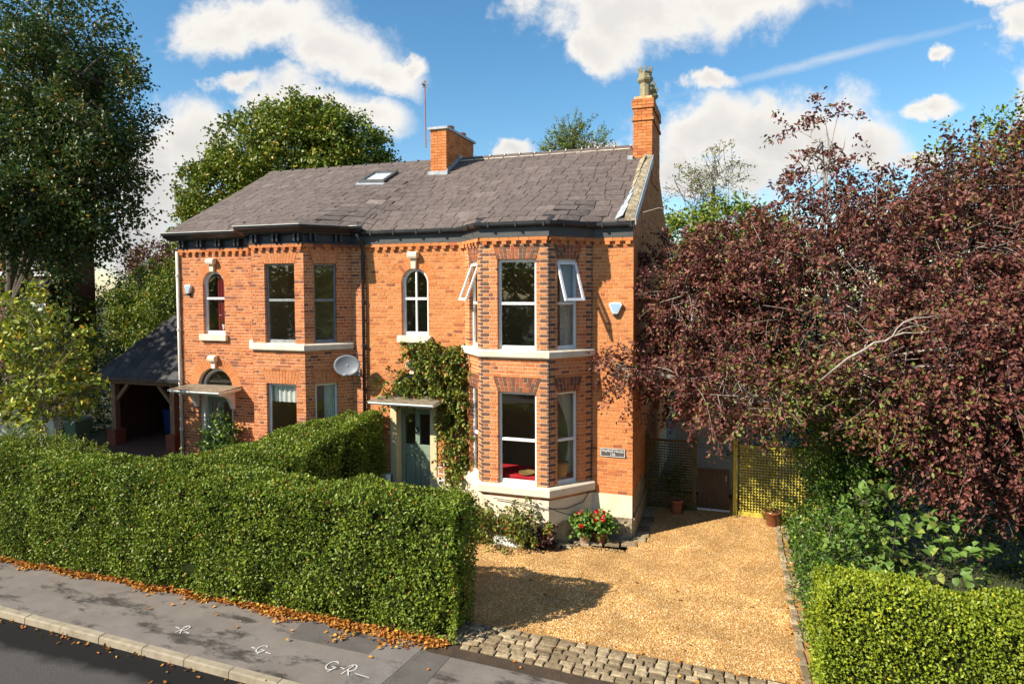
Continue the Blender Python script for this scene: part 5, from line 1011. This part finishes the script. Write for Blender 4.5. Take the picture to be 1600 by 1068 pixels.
# ------------------------------------------------------------------ trees behind the houses
plant('broadleaf_tree', 'round green sycamore rising behind the left house', 'tree', (-21.3, 16, 0), [((-21.3, 16, 12.4), (4.0, 2.8, 3.2), 3), ((-17.6, 16, 12.3), (2.4, 2.4, 2.6), 1.8), ((-24.8, 16, 10.9), (2.7, 2.4, 2.5), 1.7), ((-26.4, 16, 9.0), (1.9, 2, 1.5), .8), ((-19.5, 15.5, 13.6), (2.8, 2, 1.9), 1.3), ((-21.0, 15.5, 9), (5, 2.5, 3), 1.8)], 1500, 42, .55, .20, .145, 'lf_mid', 81, .15, ((-21.3, 16, 9.5), .4), spread=.21, shell=.5, twigfrac=.3, twigr=.012)
plant('larch_tree', 'feathery larch top above the roof ridge', 'tree', (-6.0, 20, 0), [((-6.0, 20, 13.3), (.8, .7, 1.0), 1.0), ((-6.8, 20, 12.9), (1.0, .6, .5), .8), ((-5.2, 20, 12.8), (1.0, .6, .5), .8), ((-6, 20, 11), (2, 1.2, 1.6), .7)], 260, 34, .8, .13, .045, 'lf_conif', 82, -.1, ((-6.0, 20, 14.0), .12), 'twig_dark', False, .05, .1, twigfrac=1., twigr=.012, updir=.5, limbs=False)
plant('birch_tree', 'thin autumn birch behind the plum tree', 'tree', (1.2, 17, 0), [((1.4, 17, 10.6), (1.2, 1, 1.2), 1.), ((.3, 17, 9.9), (1.3, 1, 1.2), .8)], 110, 14, .9, .12, .06, 'lf_climb', 83, .3, ((1.2, 17, 10.2), .12), 'twig_dark', False, .07, .1, twigfrac=1., twigr=.014, updir=.4)
plant('green_tree', 'bright green bushy tree beside the gable chimney', 'tree', (1.8, 12.5, 0), [((.3, 12.5, 7.3), (1.3, 1.2, 1.2), 1.1), ((1.9, 12.4, 7.6), (1.5, 1.3, 1.2), 1.4), ((3.3, 12.5, 7.1), (1.5, 1.3, 1.2), 1.0), ((2.0, 12, 5.2), (3.2, 1.5, 2.2), 1.)], 700, 22, .5, .15, .10, 'lf_yell', 84, .1, ((1.8, 12.5, 6), .2), spread=.1, shell=.3)
# ------------------------------------------------------------------ left-hand side
plant('broadleaf_tree', 'tall dark green tree filling the upper left corner', 'tree', (-30.0, 7.5, 0), [((-22.8, 4.5, 12.8), (3.0, 2.6, 3.2), 2.6), ((-25.2, 4.5, 10.6), (3.2, 2.6, 2.8), 2.4), ((-20.4, 3.6, 11.4), (1.9, 1.7, 1.5), .9), ((-20.0, 3.8, 9.4), (1.7, 1.5, 1.1), .6), ((-22.6, 3.6, 9.2), (2.2, 1.8, 1.3), 1.1), ((-25.5, 5, 13.8), (3, 3, 3), 1.6), ((-25.5, 3.5, 8.6), (2.0, 1.8, 1.2), .8), ((-20.4, 3.9, 8.2), (1.3, 1.0, 1.2), .42), ((-21.6, 3.8, 7.6), (1.2, 1.0, .9), .4), ((-21.8, 3.8, 15.0), (2.4, 2.2, 2.0), 1.2), ((-19.6, 3.6, 13.2), (1.2, 1.2, 1.0), .3), ((-23.4, 3.7, 7.6), (1.6, 1.2, .8), .4)], 1450, 46, .85, .15, .105, 'lf_dark', 91, .35, ((-27.5, 5.6, 11.5), .4), spread=.19, shell=.1, twigfrac=.5, twigr=.012)
plant('magnolia_shrub', 'large yellowing broad-leaved shrub behind the left end of the hedge', 'shrub', (-14.6, -2.4, 0), [((-14.6, -2.5, 3.7), (1.3, .9, 1.2), 2), ((-14.0, -2.6, 2.8), (.8, .7, .7), .9), ((-15.8, -2.4, 3.2), (1.3, 1.0, 1.4), 1.4), ((-15.7, -2.4, 4.9), (.8, .6, .7), .6)], 300, 12, .5, .16, .095, 'lf_magn', 92, .0, ((-14.6, -2.3, 1.8), .09), 'twig', True, .06, .2, twigfrac=.9, twigr=.008, updir=.4)
plant('green_tree', 'olive green garden tree behind the carport roof', 'tree', (-29, 14, 0), [((-31.6, 14, 3.7), (2.4, 1.8, 2.0), 1.3), ((-28.6, 13.5, 4.0), (2.4, 1.8, 2.2), 1.4), ((-26.0, 13, 4.4), (2.0, 1.6, 2.2), 1.2), ((-29, 13.5, 2), (4.4, 1.8, 2), .8)], 1100, 22, .6, .16, .10, 'lf_mid', 93, .2, ((-29, 14, 3.2), .14), spread=.1, shell=.3, twigfrac=.2)
plant('green_tree', 'lighter feathery tree left of the house corner', 'tree', (-33, 18, 0), [((-31.6, 18, 5.6), (2.6, 1.8, 2.0), 1.2), ((-34.6, 18.5, 5.0), (2.2, 1.8, 2.0), 1.2)], 500, 24, .6, .15, .08, 'lf_yell', 94, .3, ((-33, 18, 4.6), .14), spread=.1, shell=.3, twigfrac=.2)
plant('purple_tree', 'distant dull purple tree above the garden trees', 'tree', (-45, 30, 0), [((-45.6, 30, 7.6), (2.4, 2.0, 1.9), 1.2), ((-43.2, 30, 7.0), (1.9, 2.0, 1.8), 1.0)], 300, 22, .9, .24, .18, 'lf_beech', 95, .1, ((-45, 30, 6), .25), spread=.22, shell=.3, twigfrac=.2, twigr=.015)
plant('evergreen_shrub', 'dark evergreen bank around the carport and bins', 'shrub', (-22.5, 3.5, 0), [((-21.5, 4.6, 1.8), (1.6, 1.2, 1.9), 1), ((-24.5, 4.2, 2.2), (2.4, 1.2, 2.3), 1.2), ((-20.2, 6.8, 1.8), (1.4, 1.0, 2.0), .8), ((-27, 4, 2.5), (2.4, 1.2, 2.8), 1)], 900, 16, .5, .12, .08, 'lf_dark', 96, .15, None, spread=.1, shell=.2, twigfrac=.1)
plant('broadleaf_tree', 'tall unseen tree added left of the view to shade the carport', 'tree', (-28, -4.5, 0), [((-27.5, -4.5, 8.5), (3.6, 3, 3.4), 2), ((-25.0, -3.8, 7.0), (2.6, 2.4, 2.4), 1.2), ((-29.5, -5.0, 6.5), (3, 2.6, 3), 1.2), ((-24.5, -5.8, 9.0), (2.4, 2.2, 2.2), 1.), ((-28.3, -4.5, 12.3), (3.6, 3, 2.6), 1.6)], 1500, 18, .8, .26, .19, 'lf_dark', 97, .3, ((-27.5, -4.5, 7), .35), spread=.16, shell=.2, twigfrac=.1)  # out of view, added only so its shadow darkens the carport
# carport
cpx0, cpx1, cpy0, cpy1, cpz = -19.55, -13.0, 2.9, 8.9, 2.50
cp = thing('carport', 'oak-framed carport with a dark hipped slate roof on the left', 'carport', ((cpx0+cpx1)/2, 5.5, 0))
rx = cpx0+3.0; rzc = cpz+3.36; rmid = (cpy0+cpy1)/2
def crz(x, y): return cpz+1.12*min(x-cpx0, y-cpy0, cpy1-y)
mb = MB(); A_, B_, C_, D_, E_, F_ = (cpx0, cpy0, cpz), (cpx1, cpy0, cpz), (cpx1, cpy1, cpz), (cpx0, cpy1, cpz), (rx, rmid, rzc), (cpx1, rmid, rzc)
mb.poly([A_, B_, C_, D_, E_, F_], [(0, 1, 5, 4), (0, 4, 3), (2, 3, 4, 5), (1, 2, 5)]); mb.poly([(p[0], p[1], p[2]-.1) for p in (A_, B_, C_, D_)], [(0, 3, 2, 1)]); crf = mb.build('roof', 'slate_dark', cp)
SP = Pieces(); rows = 11
for r in range(rows):
    y0 = cpy0-.03+3.0*r/rows; y1 = y0+3.0/rows*1.3; x = cpx0+(y0-cpy0)+.02-(.2 if r % 2 else 0)
    while x < cpx1:
        w = .42; a, b = max(x, cpx0+(y0-cpy0)), min(cpx1, x+w-.012); x += w
        if b-a < .06: continue
        ta = max(a, cpx0+(y1-cpy0)); z = lambda y, l: cpz+1.12*(y-cpy0)+l; l0 = .03+random.uniform(0, .008)
        if b-ta < .03: ta = b-.03
        Q = [(a, y0, z(y0, l0)), (b, y0, z(y0, l0)), (b, y1, z(y1, .012)), (ta, y1, z(y1, .012))]; Q += [(p[0], p[1], p[2]-.014) for p in Q]; SP.add(Q, [(0, 1, 2, 3), (0, 4, 5, 1), (1, 5, 6, 2), (3, 7, 4, 0)], random.random())
SP.finish(crf, 'slate', 'slates', 'slate_dark', 300)
MB().box(cpx0-.04, cpx1, cpy0-.11, cpy0-.03, cpz-.11, cpz+.005).build('gutter', 'black', cp)
MB().box(cpx0+.3, cpx1, cpy0+.25, cpy0+.43, cpz-.29, cpz-.105).build('beam', 'wood', cp); MB().box(cpx0+.3, cpx0+.48, cpy0+.44, cpy1-.3, cpz-.29, cpz-.105).build('beam', 'wood', cp)
for x in (-18.95, -16.25):
    MB().box(x-.10, x+.10, cpy0+.24, cpy0+.44, .55, cpz-.295).build('post', 'wood', cp, bevel=.01); MB().box(x-.20, x+.20, cpy0+.12, cpy0+.56, 0, .55).build('pier', 'brick_dark', cp, bevel=.01)
for x, sg in ((-18.85, 1), (-16.35, -1)): MB().bar((x, cpy0+.34, 1.62), (x+sg*.55, cpy0+.34, 2.2), .12).build('brace', 'wood', cp)
MB().box(-13.2, -13.0, cpy0+.5, cpy1, 0, 2.4).box(-19.2, -13.0, cpy1-.2, cpy1, 0, 2.4).build('rear_wall', 'brick_dark', cp)
MB().box(-19.25, -19.2, cpy0+.6, cpy1-.22, 0, 2.3).build('added_shade_boards', 'brown_wood', cp)  # boarding added to keep the sun off the carport's inside
fl = MB(); fl.poly([(-21, 1.2, .005), (-12.6, 1.2, .005), (-12.6, 9, .005), (-21, 9, .005)], [(0, 1, 2, 3)]); fl.build('side_yard', 'yard', None, kind='structure')
fr_ = thing('timber_frame', 'open timber frame leaning upright inside the carport', 'frame', (-16.7, 4.2, 0))
for a, b in (((-17.0, 4.2, 0), (-16.95, 4.5, 1.35)), ((-16.45, 4.3, 0), (-16.4, 4.6, 1.38)), ((-17.0, 4.22, .06), (-16.45, 4.32, .06)), ((-16.95, 4.5, 1.32), (-16.4, 4.6, 1.35))): MB().bar(a, b, .13, .08).build('rail', 'wood', fr_)
def bin_(x, y, m, label, rz=0.):
    t = thing('wheelie_bin', label, 'bin', (x, y, 0), 'wheelie bins'); mb = MB(); a, b = .22, .29; w, d_ = .25, .31
    mb.poly([(-a, -b*.9, .06), (a, -b*.9, .06), (a, b*.8, .06), (-a, b*.8, .06), (-w-.02, -d_, .93), (w+.02, -d_, .93), (w+.02, d_, .98), (-w-.02, d_, .98)], [(3, 2, 1, 0), (4, 5, 6, 7), (0, 1, 5, 4), (1, 2, 6, 5), (2, 3, 7, 6), (3, 0, 4, 7)])
    mb.v = [(x+p[0], y+p[1], p[2]) for p in mb.v]; mb.build('body', m, t, bevel=.02)
    MB().poly([(x-w-.04, y-d_-.04, .935), (x+w+.04, y-d_-.04, .935), (x+w+.04, y+d_+.03, .985), (x-w-.04, y+d_+.03, .985), (x-w-.02, y-d_-.02, 1.0), (x+w+.02, y-d_-.02, 1.0), (x+w, y+d_, 1.06), (x-w, y+d_, 1.06)], [(3, 2, 1, 0), (4, 5, 6, 7), (0, 1, 5, 4), (1, 2, 6, 5), (2, 3, 7, 6), (3, 0, 4, 7)]).build('lid', m, t, bevel=.012)
    for s in (-1, 1): o = MB().lathe((0, 0, 0), [(.05, -.025), (.1, -.02), (.1, .02), (.05, .025)], 16).build('wheel', 'black', t); o.rotation_euler = (0, R_(90), 0); o.location = (x+s*.24, y+.25, .1)
    MB().tube([(x-.22, y+d_+.07, .97), (x+.22, y+d_+.07, .97)], .016, 8).build('handle', m, t); return t
bin_(-19.75, 2.4, 'bin_green', 'green wheelie bin standing outside the carport behind the hedge'); bin_(-18.3, 5.2, 'bin_blue', 'blue wheelie bin in shadow inside the carport'); bin_(-17.6, 5.3, 'bin_green', 'dark green wheelie bin in shadow inside the carport')
gw = thing('garden_wall', 'low cream garden wall with grey fence boards above at the far left', 'wall', (-23.5, 3, 0)); MB().box(-27, -21.6, 2.9, 3.1, 0, 1.0).build('wall', 'stone', gw); MB().box(-27, -21.58, 2.86, 3.14, 1.0, 1.06).build('coping', 'stone', gw)
for k in range(34): x = -26.9+k*.156; MB().box(x, x+.148, 2.98, 3.02, 1.07, 1.95).build('fence_board', 'wood', gw)
# brick house beyond the tall tree
bh = thing('neighbour_house', 'ivy-clad red brick house, coloured dark as if shaded, beyond the tall tree at left', 'house', (-38, 13, 0)); FN = frame((-44.1, 12), (-32.6, 12))
MB().box(-44.1, -32.6, 12, 13.6, 0, 11.0).build('wall', 'brick_shaded', bh); MB().obox(FN, -.02, 11.52, 6.35, 6.62, -.02, .04).build('stone_band', 'white', bh)
mb = MB(); mb.poly([(-44.4, 11.6, 11.0), (-32.3, 11.6, 11.0), (-32.3, 14, 11.0), (-44.4, 14, 11.0), (-41, 12.8, 12.2), (-34, 12.8, 12.2)], [(0, 1, 5, 4), (1, 2, 5), (2, 3, 4, 5), (3, 0, 4)]); mb.build('roof', 'slate_dark', bh)
mb = MB(); mb.poly([FN(s, z, n) for s, z, n in ((7.2, 5.85, .9), (11.2, 5.85, .9), (11.4, 6.2, 0), (6.9, 6.2, 0), (7.2, 5.7, .9), (11.2, 5.7, .9), (11.4, 5.7, 0), (6.9, 5.7, 0))], [(0, 1, 2, 3), (0, 4, 5, 1), (1, 5, 6, 2), (3, 7, 4, 0)]); mb.build('bay_roof', 'slate_dark', bh)
MB().obox(FN, 7.4, 11.0, 0, 5.7, -.1, .75).build('bay', 'brick_shaded', bh)
for s0, s1, z0, z1, n0 in ((7.9, 8.6, 6.75, 8.7, .0), (8.65, 9.4, 6.75, 8.7, .0), (8.3, 9.4, 3.6, 5.4, .75), (9.6, 10.8, 3.6, 5.4, .75), (4.6, 5.7, 6.75, 8.7, 0)):
    mb = MB(); e = .1
    for q in ((s0, s0+e, z0, z1), (s1-e, s1, z0, z1), (s0+e, s1-e, z1-e, z1), (s0+e, s1-e, z0, z0+e), (s0+e, s1-e, (z0+z1)/2-.04, (z0+z1)/2+.04)): mb.obox(FN, *q, n0-.02, n0+.05)
    w_ = mb.build('window', 'white', bh); MB().obox(FN, s0+e, s1-e, z0+e, z1-e, n0-.03, n0+.015).build('pane', 'sash_dark', w_)
plant('climber', 'dark ivy covering the corner of the brick house beyond the tall tree', 'climber', (-32.5, 11.6, 0), [((-32.4, 11.6, 7.2), (1.0, .25, 3.4), 1.4), ((-34.2, 11.6, 9.0), (1.6, .25, 1.6), 1.), ((-36.5, 11.6, 8.6), (1.6, .25, 2.2), .9), ((-35.6, 11.0, 6.0), (1.0, .25, .9), .5), ((-33.0, 11.1, 3.4), (1.3, .4, 2.0), .8)], 620, 14, .5, .2, .15, 'lf_dark', 98, .5, None, 'twig_dark', False, .1, .05, twigfrac=.2)
# trees across the road, seen only as reflections in the panes
x, y, s = 0, 0, 1.1
st0 = plant('street_tree', 'leafy tree across the road, seen only mirrored in the windows', 'tree', (0, 0, 0), [((x, y, 5.8*s), (4.2*s, 2.6, 3.8*s), 2), ((x-2, y, 4*s), (3, 2.2, 3), 1), ((x+2, y, 4*s), (3, 2.2, 3), 1), ((x, y+1, 2), (4.4, 2, 2), 1)], 520, 15, .9, .36, .26, 'lf_yell', 120, .2, ((x, y, 5), .3), spread=.25, shell=.3, twigfrac=0, limbs=False, group='trees across the road')
for k, (x, y, rz) in enumerate(((-15, -30, 0), (-7, -33, 1), (1.5, -31, 2), (10, -34, 3), (18, -30, 4), (-24, -32, 5), (-33, -30, 1.5), (-42, -32, 2.5), (-51, -30, 3.5), (27, -32, .5), (40, -31, 4.5), (52, -30, 5.5))):
    o = st0 if k == 0 else st0.copy()
    if k: COL.objects.link(o)
    o.location = (x, y, 0); o.rotation_euler.z = rz
    if k:
        for c in st0.children: d2 = c.copy(); COL.objects.link(d2); d2.parent = o
# ------------------------------------------------------------------ fallen leaves
g = np.random.default_rng(101); n = 5200; x = g.uniform(-14, -2.1, n); wd = (.06+.17*np.clip((x+5.5)/2.5, 0, 1)+.07*np.sin(x*2.1)**2)*(.35+.75*(.5+.5*np.sin(x*4.3+2*np.sin(x*1.7)))+.35*g.random(n)**3); yb = -5.16-.02*(x+8)*0; y = yb-np.abs(g.normal(0, 1, n))*wd*.8
y = np.where(x > -2.6, np.clip(y, -5.45, -5.0), y)
n2_ = 260; x2 = g.uniform(-14, 3.4, n2_); y2 = g.uniform(-8.2, -4.6, n2_); k2 = (y2 > -6.0) | (y2 < -6.72-.04*(x2+8.5)); k2 &= g.random(n2_) < np.where(y2 < -7.4, .15, .55); x2, y2 = x2[k2], y2[k2]
x4 = g.uniform(-13, -2, 110); y4 = -6.80-.04*(x4+8.5)-np.abs(g.normal(0, .07, 110))
x3 = g.uniform(-2, 3.2, 150); y3 = np.where(g.random(150) < .5, g.uniform(-4.9, -2, 150), g.uniform(-5.3, -4.4, 150)); x3 = np.where(g.random(150) < .4, 3.1+g.normal(0, .15, 150), x3)
x = np.concatenate([x, x2, x4, x3]); y = np.concatenate([y, y2, y4, y3]); n = len(x); z = np.where(y < -6.74-.04*(x+8.5), -.088, .018)+np.abs(g.normal(0, .012, n)); z[:5200] += .03*np.exp(-np.abs(y[:5200]+5.2)/.12)*g.random(5200)
A = unit(g.normal(size=(n, 3))*[1, 1, .35]); leaves('fallen_leaves', np.stack([x, y, z], 1), A, unit(g.normal(0, .35, (n, 3))+[0, 0, 1.]), g.uniform(.035, .085, n), g.uniform(.028, .06, n), np.clip(g.beta(2.5, 2, n), 0, 1), 'litter', None, True)
o = bpy.data.objects['fallen_leaves']; tag(o, 'orange and brown fallen leaves drifted along the foot of the hedge', 'leaves', kind='stuff')
